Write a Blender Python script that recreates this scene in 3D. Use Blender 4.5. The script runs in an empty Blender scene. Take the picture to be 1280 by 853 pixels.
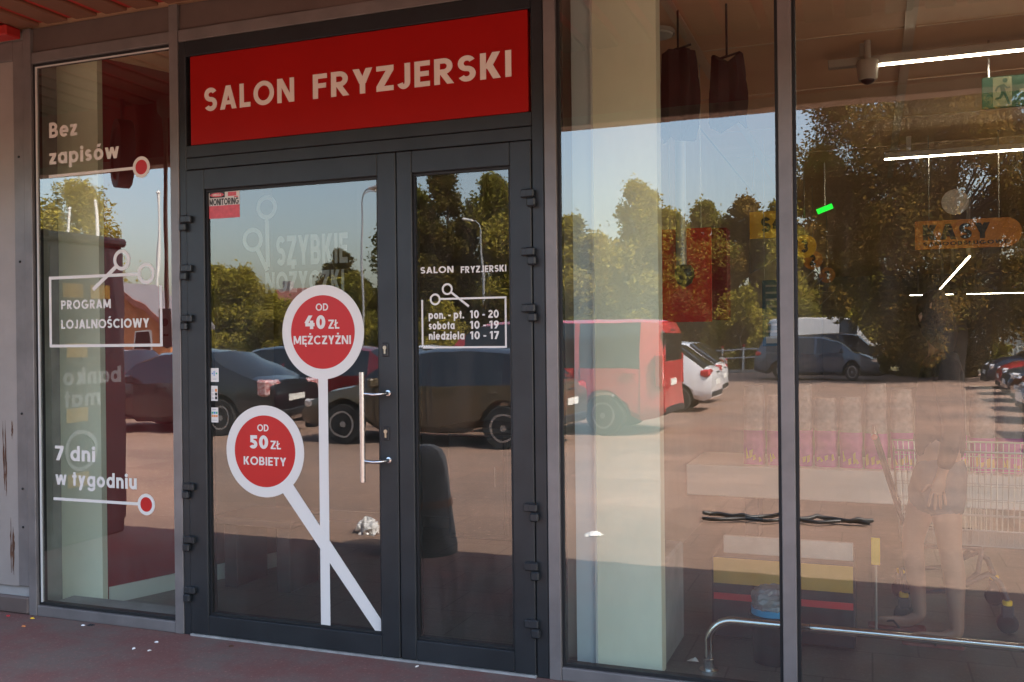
import bpy, math, random
from mathutils import Vector, Matrix
import numpy as np
random.seed(7)
RNG = np.random.default_rng(11)
SC = bpy.context.scene
COL = SC.collection
R = math.radians

# ------------------------------------------------------------------ camera
cam = bpy.data.cameras.new('camera')
cam.sensor_width = 36.0
cam.lens = 1182.8 / 1280 * 36.0
cam.clip_start = 0.05
cam.clip_end = 2000
camo = bpy.data.objects.new('camera', cam)
COL.objects.link(camo)
fw = Vector((-0.35332295, 0.93549809, -0.00249368))
rt = Vector((0.93545813, 0.35327971, -0.01056057))
up = Vector((0.00899843, 0.00606402, 0.99994113))
camo.matrix_world = Matrix(((rt.x, up.x, -fw.x, 0), (rt.y, up.y, -fw.y, -4.087), (rt.z, up.z, -fw.z, 1.55), (0, 0, 0, 1)))
SC.camera = camo

# ------------------------------------------------------------------ sky, sun, exposure
SUN = Vector((0.62, 0.12, 0.775)).normalized()
EL = math.asin(SUN.z)
AZ = math.atan2(SUN.x, SUN.y)
w = bpy.data.worlds.new('World')
SC.world = w
w.use_nodes = True
nt = w.node_tree
bg = nt.nodes['Background']
sk = nt.nodes.new('ShaderNodeTexSky')
sk.sky_type = 'NISHITA'
sk.sun_disc = False
sk.sun_elevation = EL
sk.sun_rotation = AZ
sk.air_density = 1.2
sk.dust_density = 3.5
sk.ozone_density = 1.0
nt.links.new(sk.outputs[0], bg.inputs[0])
bg.inputs[1].default_value = 0.15
sl = bpy.data.lights.new('sun', 'SUN')
sl.energy = 3.05
sl.angle = R(0.5)
sl.color = (1.0, 0.93, 0.83)
so = bpy.data.objects.new('sun', sl)
so.rotation_euler = SUN.to_track_quat('Z', 'Y').to_euler()
so.location = (0, -20, 30)
COL.objects.link(so)
SC.view_settings.view_transform = 'Standard'
SC.view_settings.look = 'None'
SC.view_settings.exposure = 2.3
SC.view_settings.gamma = 1.0
SC.view_settings.use_curve_mapping = False
SC.cycles.use_denoising = True
SC.cycles.max_bounces = 10
SC.cycles.transparent_max_bounces = 24
SC.cycles.caustics_reflective = False
SC.cycles.caustics_refractive = False


# ------------------------------------------------------------------ materials
def mat(name, col, rough=0.6, metal=0.0, var=0.0, scale=6.0, bump=0.0, spec=None, emit=None, estr=0.0, col2=None, detail=5.0, coat=0.0):
    m = bpy.data.materials.new(name)
    m.use_nodes = True
    n = m.node_tree.nodes
    l = m.node_tree.links
    b = n['Principled BSDF']
    b.inputs['Base Color'].default_value = (*col, 1)
    b.inputs['Roughness'].default_value = rough
    b.inputs['Metallic'].default_value = metal
    if coat:
        b.inputs['Coat Weight'].default_value = coat
        b.inputs['Coat Roughness'].default_value = 0.05
    if spec is not None:
        b.inputs['Specular IOR Level'].default_value = spec
    if emit:
        b.inputs['Emission Color'].default_value = (*emit, 1)
        b.inputs['Emission Strength'].default_value = estr
    if var or bump or col2:
        tc = n.new('ShaderNodeTexCoord')
        no = n.new('ShaderNodeTexNoise')
        no.inputs['Scale'].default_value = scale
        no.inputs['Detail'].default_value = detail
        no.inputs['Roughness'].default_value = 0.6
        l.new(tc.outputs['Object'], no.inputs['Vector'])
        if var or col2:
            mx = n.new('ShaderNodeMix')
            mx.data_type = 'RGBA'
            c2 = col2 if col2 else tuple(min(1, c * (1 + var)) for c in col)
            c1 = col if col2 else tuple(c * (1 - var) for c in col)
            mx.inputs[6].default_value = (*c1, 1)
            mx.inputs[7].default_value = (*c2, 1)
            cr = n.new('ShaderNodeMapRange')
            cr.inputs[1].default_value = 0.32
            cr.inputs[2].default_value = 0.68
            l.new(no.outputs[0], cr.inputs[0])
            l.new(cr.outputs[0], mx.inputs[0])
            l.new(mx.outputs[2], b.inputs['Base Color'])
        if bump:
            bp = n.new('ShaderNodeBump')
            bp.inputs['Strength'].default_value = bump
            bp.inputs['Distance'].default_value = 0.01
            l.new(no.outputs[0], bp.inputs['Height'])
            l.new(bp.outputs[0], b.inputs['Normal'])
    return m


def glass_mat(name, seed, k=3.5, base=0.05, wav=0.024):
    m = bpy.data.materials.new(name)
    m.use_nodes = True
    n = m.node_tree.nodes
    l = m.node_tree.links
    n.clear()
    out = n.new('ShaderNodeOutputMaterial')
    tr = n.new('ShaderNodeBsdfTransparent')
    tr.inputs[0].default_value = (0.86, 0.92, 0.88, 1)
    gl = n.new('ShaderNodeBsdfGlossy')
    gl.inputs['Roughness'].default_value = 0.0
    gl.inputs[0].default_value = (1.0, 0.98, 0.96, 1)
    mx = n.new('ShaderNodeMixShader')
    # Schlick reflectance, the same from both sides
    lw = n.new('ShaderNodeLayerWeight')
    lw.inputs['Blend'].default_value = 0.5
    pw = n.new('ShaderNodeMath')
    pw.operation = 'POWER'
    pw.inputs[1].default_value = 5.0
    l.new(lw.outputs['Facing'], pw.inputs[0])
    ma = n.new('ShaderNodeMath')
    ma.operation = 'MULTIPLY_ADD'
    ma.use_clamp = True
    ma.inputs[1].default_value = k * 0.6
    ma.inputs[2].default_value = 0.04 * k + base
    l.new(pw.outputs[0], ma.inputs[0])
    # slow waviness of float glass bends the mirror image a little
    tc = n.new('ShaderNodeTexCoord')
    mp = n.new('ShaderNodeMapping')
    mp.inputs['Location'].default_value = (seed * 3.1, seed, 0)
    mp.inputs['Scale'].default_value = (1.0, 1.0, 0.45)
    no = n.new('ShaderNodeTexNoise')
    no.inputs['Scale'].default_value = 5.0
    no.inputs['Detail'].default_value = 1.0
    bp = n.new('ShaderNodeBump')
    bp.inputs['Strength'].default_value = 1.0
    bp.inputs['Distance'].default_value = wav * 0.02
    l.new(tc.outputs['Object'], mp.inputs[0])
    l.new(mp.outputs[0], no.inputs['Vector'])
    l.new(no.outputs[0], bp.inputs['Height'])
    l.new(bp.outputs[0], gl.inputs['Normal'])
    l.new(ma.outputs[0], mx.inputs[0])
    l.new(tr.outputs[0], mx.inputs[1])
    l.new(gl.outputs[0], mx.inputs[2])
    du = n.new('ShaderNodeBsdfDiffuse')
    du.inputs[0].default_value = (0.62, 0.58, 0.53, 1)
    mp2 = n.new('ShaderNodeMapping')
    mp2.inputs['Rotation'].default_value = (0, 0.5, 0)
    mp2.inputs['Scale'].default_value = (5.0, 5.0, 1.2)
    l.new(tc.outputs['Object'], mp2.inputs[0])
    n2 = n.new('ShaderNodeTexNoise')
    n2.inputs['Scale'].default_value = 1.6
    n2.inputs['Detail'].default_value = 7
    n2.inputs['Roughness'].default_value = 0.7
    l.new(mp2.outputs[0], n2.inputs['Vector'])
    rg = n.new('ShaderNodeMapRange')
    rg.inputs[1].default_value = 0.42
    rg.inputs[2].default_value = 0.85
    rg.inputs[3].default_value = 0.003
    rg.inputs[4].default_value = 0.045
    l.new(n2.outputs[0], rg.inputs[0])
    m2 = n.new('ShaderNodeMixShader')
    l.new(rg.outputs[0], m2.inputs[0])
    l.new(mx.outputs[0], m2.inputs[1])
    l.new(du.outputs[0], m2.inputs[2])
    l.new(m2.outputs[0], out.inputs[0])
    return m


def clear_mat(name, col):
    m = bpy.data.materials.new(name)
    m.use_nodes = True
    n = m.node_tree.nodes
    n.clear()
    out = n.new('ShaderNodeOutputMaterial')
    tr = n.new('ShaderNodeBsdfTransparent')
    tr.inputs[0].default_value = (*col, 1)
    m.node_tree.links.new(tr.outputs[0], out.inputs[0])
    return m


def leaf_mat(name, c1, c2, c3, scale):
    m = bpy.data.materials.new(name)
    m.use_nodes = True
    n = m.node_tree.nodes
    l = m.node_tree.links
    n.clear()
    out = n.new('ShaderNodeOutputMaterial')
    tc = n.new('ShaderNodeTexCoord')
    no = n.new('ShaderNodeTexNoise')
    no.inputs['Scale'].default_value = scale
    no.inputs['Detail'].default_value = 6
    cr = n.new('ShaderNodeValToRGB')
    e = cr.color_ramp.elements
    e[0].position = 0.30
    e[0].color = (*c1, 1)
    e[1].position = 0.72
    e[1].color = (*c3, 1)
    x = e.new(0.5)
    x.color = (*c2, 1)
    df = n.new('ShaderNodeBsdfDiffuse')
    ts = n.new('ShaderNodeBsdfTranslucent')
    mx = n.new('ShaderNodeMixShader')
    mx.inputs[0].default_value = 0.38
    l.new(tc.outputs['Object'], no.inputs['Vector'])
    l.new(no.outputs[0], cr.inputs[0])
    l.new(cr.outputs[0], df.inputs[0])
    l.new(cr.outputs[0], ts.inputs[0])
    l.new(df.outputs[0], mx.inputs[1])
    l.new(ts.outputs[0], mx.inputs[2])
    l.new(mx.outputs[0], out.inputs[0])
    return m


def paving_mat(name, c1, cb, c3, bx, by, joint=0.012, sp=90.0, big=1.1, rough=0.85, jdark=0.55, c2=0.82):
    """worn paving: two-tone blotches, grit, fine joints of rectangular blocks"""
    m = bpy.data.materials.new(name)
    m.use_nodes = True
    n = m.node_tree.nodes
    l = m.node_tree.links
    b = n['Principled BSDF']
    b.inputs['Roughness'].default_value = rough
    tc = n.new('ShaderNodeTexCoord')

    def noise(s, d, r=0.6):
        x = n.new('ShaderNodeTexNoise')
        x.inputs['Scale'].default_value = s
        x.inputs['Detail'].default_value = d
        x.inputs['Roughness'].default_value = r
        l.new(tc.outputs['Object'], x.inputs['Vector'])
        return x

    def rng(src, a, c, t0=0.0, t1=1.0):
        x = n.new('ShaderNodeMapRange')
        x.inputs[1].default_value = a
        x.inputs[2].default_value = c
        x.inputs[3].default_value = t0
        x.inputs[4].default_value = t1
        l.new(src, x.inputs[0])
        return x.outputs[0]

    def mix(f, a, c, mode='MIX'):
        x = n.new('ShaderNodeMix')
        x.data_type = 'RGBA'
        x.blend_type = mode
        for i, v in ((0, f), (6, a), (7, c)):
            if hasattr(v, 'links') or hasattr(v, 'is_linked'):
                l.new(v, x.inputs[i])
            else:
                x.inputs[i].default_value = v if i == 0 else (*v, 1)
        return x.outputs[2]
    big_n = noise(big, 8, 0.65)
    mid_n = noise(big * 7, 6, 0.7)
    grit = noise(sp, 3, 0.7)
    c = mix(rng(big_n.outputs[0], 0.40, 0.58), c1, cb)
    c = mix(rng(mid_n.outputs[0], 0.5, 0.75, 0, 0.7), c, c3)
    c = mix(rng(grit.outputs[0], 0.58, 0.70, 0, 0.7), c, tuple(min(1, v * 1.9) for v in c3))
    br = n.new('ShaderNodeTexBrick')
    br.inputs['Color1'].default_value = (1, 1, 1, 1)
    br.inputs['Color2'].default_value = (c2, c2, c2, 1)
    br.inputs['Mortar'].default_value = (jdark, jdark, jdark, 1)
    br.inputs['Scale'].default_value = 1.0
    br.inputs['Brick Width'].default_value = bx
    br.inputs['Row Height'].default_value = by
    br.inputs['Mortar Size'].default_value = joint
    br.inputs['Mortar Smooth'].default_value = 0.6
    l.new(tc.outputs['Object'], br.inputs['Vector'])
    c = mix(1.0, c, br.outputs[0], 'MULTIPLY')
    l.new(c, b.inputs['Base Color'])
    bp = n.new('ShaderNodeBump')
    bp.inputs['Strength'].default_value = 0.35
    bp.inputs['Distance'].default_value = 0.01
    l.new(mid_n.outputs[0], bp.inputs['Height'])
    l.new(bp.outputs[0], b.inputs['Normal'])
    return m


M = {}
M['alu'] = mat('grey aluminium', (0.185, 0.170, 0.165), 0.42, 0.25, var=0.16, scale=5, detail=9)
M['alu_dark'] = mat('dull grey panel', (0.12, 0.09, 0.08), 0.5, 0.1, var=0.12, scale=4)
M['anth'] = mat('anthracite frame', (0.019, 0.022, 0.025), 0.42, 0.1, var=0.22, scale=5, detail=9, bump=0.03)
M['gasket'] = mat('black rubber', (0.008, 0.008, 0.009), 0.6)
M['bead'] = mat('white glazing bead', (0.62, 0.62, 0.60), 0.5)
M['signred'] = mat('red sign sheet', (0.31, 0.005, 0.004), 0.5, spec=0.2, var=0.05, scale=3)
M['decred'] = mat('red vinyl', (0.48, 0.007, 0.008), 0.4, var=0.04, scale=5)
M['white'] = mat('white vinyl', (0.69, 0.66, 0.62), 0.45)
M['signwhite'] = mat('white lettering', (0.70, 0.64, 0.60), 0.45)
M['black'] = mat('black print', (0.012, 0.012, 0.013), 0.5)
M['pink'] = mat('faded red print', (0.58, 0.09, 0.11), 0.5, var=0.15, scale=40)
M['blueprint'] = mat('blue print', (0.05, 0.22, 0.52), 0.5)
M['greenprint'] = mat('green print', (0.04, 0.34, 0.20), 0.5)
M['orangeprint'] = mat('orange print', (0.70, 0.25, 0.08), 0.5)
M['greyprint'] = mat('grey print', (0.35, 0.36, 0.38), 0.5)
M['steel'] = mat('brushed steel', (0.58, 0.59, 0.60), 0.26, 1.0, var=0.06, scale=60)
M['chrome'] = mat('polished steel', (0.70, 0.70, 0.69), 0.12, 1.0)
M['brass'] = mat('lock cylinder metal', (0.60, 0.54, 0.42), 0.3, 1.0)
M['canopyred'] = mat('red canopy sheet', (0.40, 0.022, 0.018), 0.5, var=0.12, scale=3)
M['canopydark'] = mat('brown canopy panel', (0.19, 0.085, 0.05), 0.6, var=0.12, scale=2)
M['canopytrim'] = mat('pale canopy trim', (0.42, 0.30, 0.22), 0.55)
M['plaster'] = mat('pale plaster', (0.82, 0.79, 0.63), 0.8, var=0.05, scale=3)
M['plastergrey'] = mat('bluish white board', (0.60, 0.66, 0.70), 0.7, var=0.04, scale=3)
M['wallred'] = mat('red interior paint', (0.21, 0.008, 0.012), 0.6, var=0.06, scale=2)
M['walldark'] = mat('dark interior paint', (0.11, 0.085, 0.075), 0.7, var=0.1, scale=2)
M['wallmid'] = mat('brownish interior wall', (0.34, 0.27, 0.21), 0.7, var=0.1, scale=2)
M['skirt'] = mat('white skirting', (0.62, 0.62, 0.55), 0.6)
M['darkwood'] = mat('dark furniture', (0.030, 0.026, 0.026), 0.5, var=0.2, scale=8)
M['counter'] = mat('grey counter laminate', (0.66, 0.66, 0.63), 0.5, var=0.04, scale=3)
M['blackplastic'] = mat('black plastic', (0.012, 0.013, 0.016), 0.42)
M['darkgrey'] = mat('dark grey plastic', (0.05, 0.052, 0.058), 0.55, var=0.2, scale=12)
M['yellow'] = mat('yellow board', (0.90, 0.55, 0.03), 0.5, var=0.04, scale=4)
M['orange'] = mat('orange board', (0.62, 0.24, 0.03), 0.5, var=0.05, scale=4)
M['bandyellow'] = mat('dull yellow band', (0.48, 0.27, 0.035), 0.55, var=0.08, scale=4)
M['greycard'] = mat('grey card', (0.38, 0.36, 0.33), 0.6, var=0.1, scale=6)
M['threshold'] = mat('worn threshold strip', (0.36, 0.36, 0.35), 0.45, 0.3, var=0.25, scale=12)
M['stripe'] = mat('red stripe', (0.55, 0.025, 0.03), 0.5)
M['pale'] = mat('pale card', (0.62, 0.60, 0.56), 0.6)
M['bluecard'] = mat('blue poster', (0.02, 0.10, 0.17), 0.5, var=0.1, scale=5)
M['posterred'] = mat('red poster', (0.72, 0.018, 0.014), 0.5, var=0.05, scale=3)
M['fabric'] = mat('dark red-black cloth', (0.035, 0.010, 0.012), 0.9, var=0.25, scale=20)
M['skin'] = mat('skin', (0.36, 0.21, 0.15), 0.5, var=0.06, scale=12)
M['hair'] = mat('brown hair', (0.05, 0.028, 0.018), 0.6, var=0.25, scale=60)
M['shirt'] = mat('brown cotton', (0.05, 0.032, 0.025), 0.9, var=0.1, scale=30)
M['shorts'] = mat('grey cotton', (0.15, 0.145, 0.145), 0.9, var=0.08, scale=30)
M['sole'] = mat('flip-flop rubber', (0.20, 0.06, 0.05), 0.8)
M['led'] = mat('lit LED tube', (0.9, 0.85, 0.75), 0.4, emit=(1.0, 0.83, 0.64), estr=9.0)
M['ledgreen'] = mat('lit green lamp', (0.02, 0.4, 0.06), 0.4, emit=(0.01, 0.9, 0.05), estr=0.32)
M['exitgreen'] = mat('green exit plate', (0.006, 0.050, 0.026), 0.45, emit=(0.02, 0.30, 0.15), estr=0.004)
M['exitwhite'] = mat('pale exit pictogram', (0.15, 0.16, 0.09), 0.45, emit=(0.6, 0.66, 0.42), estr=0.004)
M['camwhite'] = mat('off-white plastic', (0.42, 0.38, 0.33), 0.5)
M['ceil'] = mat('ceiling panel', (0.72, 0.45, 0.29), 0.7, var=0.06, scale=2)
M['ceiljoint'] = mat('ceiling batten', (0.60, 0.46, 0.34), 0.6)
M['ceilred'] = mat('red ceiling stripe', (0.34, 0.06, 0.04), 0.6)
M['conc'] = mat('weathered concrete', (0.30, 0.29, 0.28), 0.85, var=0.2, scale=4, bump=0.3)
M['tile'] = paving_mat('shop floor tiles', (0.125, 0.105, 0.088), (0.105, 0.09, 0.075), (0.15, 0.125, 0.105), 0.42, 0.42, 0.006, 60, 0.8, 0.35, 0.35)
M['walk'] = paving_mat('maroon paving', (0.165, 0.070, 0.061), (0.145, 0.105, 0.092), (0.190, 0.085, 0.073), 0.2, 0.1, 0.005, 60, 2.3, 0.9, 0.92, 0.96)
M['lot'] = paving_mat('pinkish concrete paving', (0.285, 0.176, 0.124), (0.215, 0.142, 0.106), (0.325, 0.205, 0.150), 2.2, 0.9, 0.02, 24, 0.35, 0.9, 0.70)
M['grass'] = mat('dry verge grass', (0.09, 0.085, 0.03), 0.95, col2=(0.17, 0.14, 0.07), scale=1.5)
M['bark'] = mat('bark', (0.055, 0.040, 0.030), 0.9, var=0.3, scale=8, bump=0.5)
M['tyre'] = mat('tyre rubber', (0.012, 0.012, 0.012), 0.8)
M['rim'] = mat('alloy rim', (0.42, 0.42, 0.43), 0.32, 0.8)
M['carglass'] = mat('car glass', (0.012, 0.014, 0.016), 0.06, spec=0.9)
M['lampred'] = mat('tail lamp', (0.50, 0.02, 0.025), 0.12, coat=0.6)
M['lampclear'] = mat('clear lamp', (0.72, 0.70, 0.68), 0.10, 0.4)
M['plate'] = mat('number plate', (0.72, 0.72, 0.68), 0.4)
M['trimblack'] = mat('black car trim', (0.015, 0.015, 0.016), 0.5)
M['roofred'] = mat('red roof tiles', (0.21, 0.075, 0.055), 0.8, var=0.2, scale=5)
M['roofgrey'] = mat('grey roof', (0.16, 0.15, 0.16), 0.7, var=0.1, scale=3)
M['wallorange'] = mat('orange render', (0.42, 0.17, 0.07), 0.85, var=0.06, scale=1)
M['wallbeige'] = mat('beige render', (0.42, 0.36, 0.29), 0.85, var=0.06, scale=1)
M['wallwhite'] = mat('white render', (0.62, 0.62, 0.60), 0.8, var=0.05, scale=1)
M['galv'] = mat('galvanised steel', (0.42, 0.43, 0.45), 0.45, 0.6)
M['lamphead'] = mat('pale lamp head', (0.62, 0.62, 0.60), 0.4)
M['kiosk'] = mat('dark kiosk sheet', (0.016, 0.010, 0.013), 0.6, var=0.1, scale=3)
M['wire'] = mat('zinc wire', (0.48, 0.46, 0.42), 0.35, 0.8)
M['bagclear'] = mat('grey film', (0.17, 0.18, 0.19), 0.25, var=0.35, scale=18)
M['bagblue'] = mat('blue film', (0.02, 0.30, 0.55), 0.35)
M['packpink'] = mat('magenta sack', (0.62, 0.13, 0.40), 0.45, col2=(0.45, 0.10, 0.30), scale=14)
M['packgrey'] = mat('grey printed sack', (0.40, 0.36, 0.33), 0.5, col2=(0.24, 0.20, 0.18), scale=16)
M['packyellow'] = mat('yellow sack print', (0.70, 0.42, 0.10), 0.5)
M['litter'] = mat('crumpled film', (0.80, 0.80, 0.80), 0.35, var=0.15, scale=30)
M['rust'] = mat('rust', (0.10, 0.045, 0.025), 0.9, var=0.35, scale=30)
M['panelwhite'] = mat('weathered white panel', (0.29, 0.26, 0.24), 0.5, var=0.07, scale=5)
GL = [glass_mat('shop glass a', 1), glass_mat('door glass', 2, 2.7, 0.03), glass_mat('shop glass b', 5), glass_mat('shop glass c', 9)]
GCLEAR = clear_mat('glass inner face', (0.97, 0.985, 0.975))


# ------------------------------------------------------------------ mesh helpers
class MB:
    def __init__(s):
        s.v = []
        s.f = []
        s.mi = []
        s.m = 0
        s.cuts = []

    def add(s, vs, fs, m=None):
        o = len(s.v)
        s.v += [tuple(p) for p in vs]
        for f in fs:
            s.f.append(tuple(i + o for i in f))
            s.mi.append(s.m if m is None else m)
        return s

    def box(s, x0, x1, y0, y1, z0, z1, m=None, rz=0.0, piv=None):
        vs = [(x0, y0, z0), (x1, y0, z0), (x1, y1, z0), (x0, y1, z0), (x0, y0, z1), (x1, y0, z1), (x1, y1, z1), (x0, y1, z1)]
        if rz:
            px, py = piv or ((x0 + x1) / 2, (y0 + y1) / 2)
            c, n = math.cos(rz), math.sin(rz)
            vs = [(px + (x - px) * c - (y - py) * n, py + (x - px) * n + (y - py) * c, z) for x, y, z in vs]
        fs = [(3, 2, 1, 0), (4, 5, 6, 7), (0, 1, 5, 4), (1, 2, 6, 5), (2, 3, 7, 6), (3, 0, 4, 7)]
        return s.add(vs, fs, m)

    def bbox(s, x0, x1, y0, y1, z0, z1, b=0.01, m=None):
        """box with chamfered edges"""
        cx, cy, cz = (x0 + x1) / 2, (y0 + y1) / 2, (z0 + z1) / 2
        hx, hy, hz = (x1 - x0) / 2, (y1 - y0) / 2, (z1 - z0) / 2
        b = min(b, hx * .9, hy * .9, hz * .9)
        vs = []
        idx = {}
        for a in (-1, 1):
            for c in (-1, 1):
                for d in (-1, 1):
                    for k, q in enumerate(((hx, hy - b, hz - b), (hx - b, hy, hz - b), (hx - b, hy - b, hz))):
                        idx[(a, c, d, k)] = len(vs)
                        vs.append((cx + a * q[0], cy + c * q[1], cz + d * q[2]))
        fs = []

        def q(*k):
            f = [idx[i] for i in k]
            p = [Vector(vs[i]) for i in f]
            nn = (p[1] - p[0]).cross(p[2] - p[0])
            ce = sum(p, Vector()) / len(p) - Vector((cx, cy, cz))
            fs.append(tuple(f) if nn.dot(ce) > 0 else tuple(f[::-1]))
        for a in (-1, 1):
            q((a, -1, -1, 0), (a, 1, -1, 0), (a, 1, 1, 0), (a, -1, 1, 0))
            q((-1, a, -1, 1), (1, a, -1, 1), (1, a, 1, 1), (-1, a, 1, 1))
            q((-1, -1, a, 2), (1, -1, a, 2), (1, 1, a, 2), (-1, 1, a, 2))
            for c in (-1, 1):
                q((a, c, -1, 0), (a, c, 1, 0), (a, c, 1, 1), (a, c, -1, 1))
                q((a, -1, c, 0), (a, 1, c, 0), (a, 1, c, 2), (a, -1, c, 2))
                q((-1, a, c, 1), (1, a, c, 1), (1, a, c, 2), (-1, a, c, 2))
                for d in (-1, 1):
                    q((a, c, d, 0), (a, c, d, 1), (a, c, d, 2))
        return s.add(vs, fs, m)

    def prism(s, pts, y0, y1, m=None):
        """polygon in x,z (any winding) extruded along y; y0 < y1"""
        ar = sum(pts[i][0] * pts[(i + 1) % len(pts)][1] - pts[(i + 1) % len(pts)][0] * pts[i][1] for i in range(len(pts)))
        if ar < 0:
            pts = pts[::-1]
        k = len(pts)
        vs = [(x, y0, z) for x, z in pts] + [(x, y1, z) for x, z in pts]
        fs = [tuple(range(k)), tuple(range(2 * k - 1, k - 1, -1))]
        for i in range(k):
            j = (i + 1) % k
            fs.append((i, i + k, j + k, j))
        return s.add(vs, fs, m)

    def ring(s, cx, cz, ro, ri, y0, y1, a0=0, a1=360, seg=48, m=None, ko=1.0):
        full = abs(a1 - a0) >= 359.9
        k = max(4, int(seg * abs(a1 - a0) / 360))
        rox, roz = ro if isinstance(ro, tuple) else (ro, ro)
        rix, riz = ri if isinstance(ri, tuple) else (ri, ri)
        vs = []
        for i in range(k if full else k + 1):
            a = R(a0 + (a1 - a0) * i / k)
            c, n = math.cos(a), math.sin(a)
            for (rx, rz), y in (((rox, roz), y0), ((rix, riz), y0), ((rox, roz), y1), ((rix, riz), y1)):
                vs.append((cx + rx * c, y, cz + rz * n))
        fs = []
        nst = len(vs) // 4
        for i in range(k):
            a, b = 4 * i, 4 * ((i + 1) % nst)
            fs += [(a, b, b + 1, a + 1)[::-1], (a + 2, a + 3, b + 3, b + 2)[::-1], (a, a + 2, b + 2, b)[::-1], (a + 1, b + 1, b + 3, a + 3)[::-1]]
        if not full:
            fs += [(0, 1, 3, 2), (4 * k, 4 * k + 2, 4 * k + 3, 4 * k + 1)]
        return s.add(vs, fs, m)

    def disc(s, cx, cz, r, y0, y1, seg=48, m=None):
        rx, rz = r if isinstance(r, tuple) else (r, r)
        return s.prism([(cx + rx * math.cos(2 * math.pi * i / seg), cz + rz * math.sin(2 * math.pi * i / seg)) for i in range(seg)], y0, y1, m)

    def tube(s, path, r, seg=10, caps=True, m=None):
        P = [Vector(p) for p in path]
        rs = r if isinstance(r, (list, tuple)) else [r] * len(P)
        vs, fs = [], []
        u = None
        for i, p in enumerate(P):
            t = (P[min(i + 1, len(P) - 1)] - P[max(i - 1, 0)]).normalized()
            if u is None:
                u = t.orthogonal().normalized()
            else:
                u = (u - t * u.dot(t)).normalized()
            v = t.cross(u)
            for j in range(seg):
                a = 2 * math.pi * j / seg
                vs.append(p + (u * math.cos(a) + v * math.sin(a)) * rs[i])
        for i in range(len(P) - 1):
            for j in range(seg):
                a, b = i * seg + j, i * seg + (j + 1) % seg
                fs.append((a, b, b + seg, a + seg))
        if caps:
            fs.append(tuple(range(seg - 1, -1, -1)))
            fs.append(tuple(range((len(P) - 1) * seg, len(P) * seg)))
        return s.add(vs, fs, m)

    def lathe(s, prof, cx, cy, cz=0.0, seg=24, axis='z', m=None):
        """prof: (r, h) pairs from bottom to top"""
        vs, fs = [], []
        for r, h in prof:
            for j in range(seg):
                a = 2 * math.pi * j / seg
                p = (r * math.cos(a), r * math.sin(a), h)
                if axis == 'y':
                    p = (p[0], -p[2], p[1])
                vs.append((cx + p[0], cy + p[1], cz + p[2]))
        for i in range(len(prof) - 1):
            for j in range(seg):
                a, b = i * seg + j, i * seg + (j + 1) % seg
                fs.append((a, b, b + seg, a + seg))
        fs.append(tuple(range(seg - 1, -1, -1)))
        fs.append(tuple(range((len(prof) - 1) * seg, len(prof) * seg)))
        return s.add(vs, fs, m)

    def build(s, name, mats, parent=None, smooth=None):
        me = bpy.data.meshes.new(name)
        me.from_pydata(s.v, [], s.f)
        for m in (mats if isinstance(mats, (list, tuple)) else [mats]):
            me.materials.append(m)
        if any(s.mi):
            me.polygons.foreach_set('material_index', s.mi)
        if smooth is not None:
            me.polygons.foreach_set('use_smooth', [True] * len(me.polygons))
            me.set_sharp_from_angle(angle=R(smooth))
        me.update()
        o = bpy.data.objects.new(name, me)
        COL.objects.link(o)
        if parent is not None:
            o.parent = parent
        return o


def tag(o, label=None, cat=None, group=None, kind=None):
    if label:
        o['label'] = label
    if cat:
        o['category'] = cat
    if group:
        o['group'] = group
    if kind:
        o['kind'] = kind
    return o


def thing(name, label, cat, loc=(0, 0, 0), rz=0.0, group=None):
    o = bpy.data.objects.new(name, None)
    o.empty_display_size = 0.2
    o.location = loc
    o.rotation_euler = (0, 0, rz)
    COL.objects.link(o)
    return tag(o, label, cat, group)


def copy_tree(o, parent=None):
    c = o.copy()
    COL.objects.link(c)
    c.parent = parent
    for ch in list(o.children):
        copy_tree(ch, c)
    return c


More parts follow.
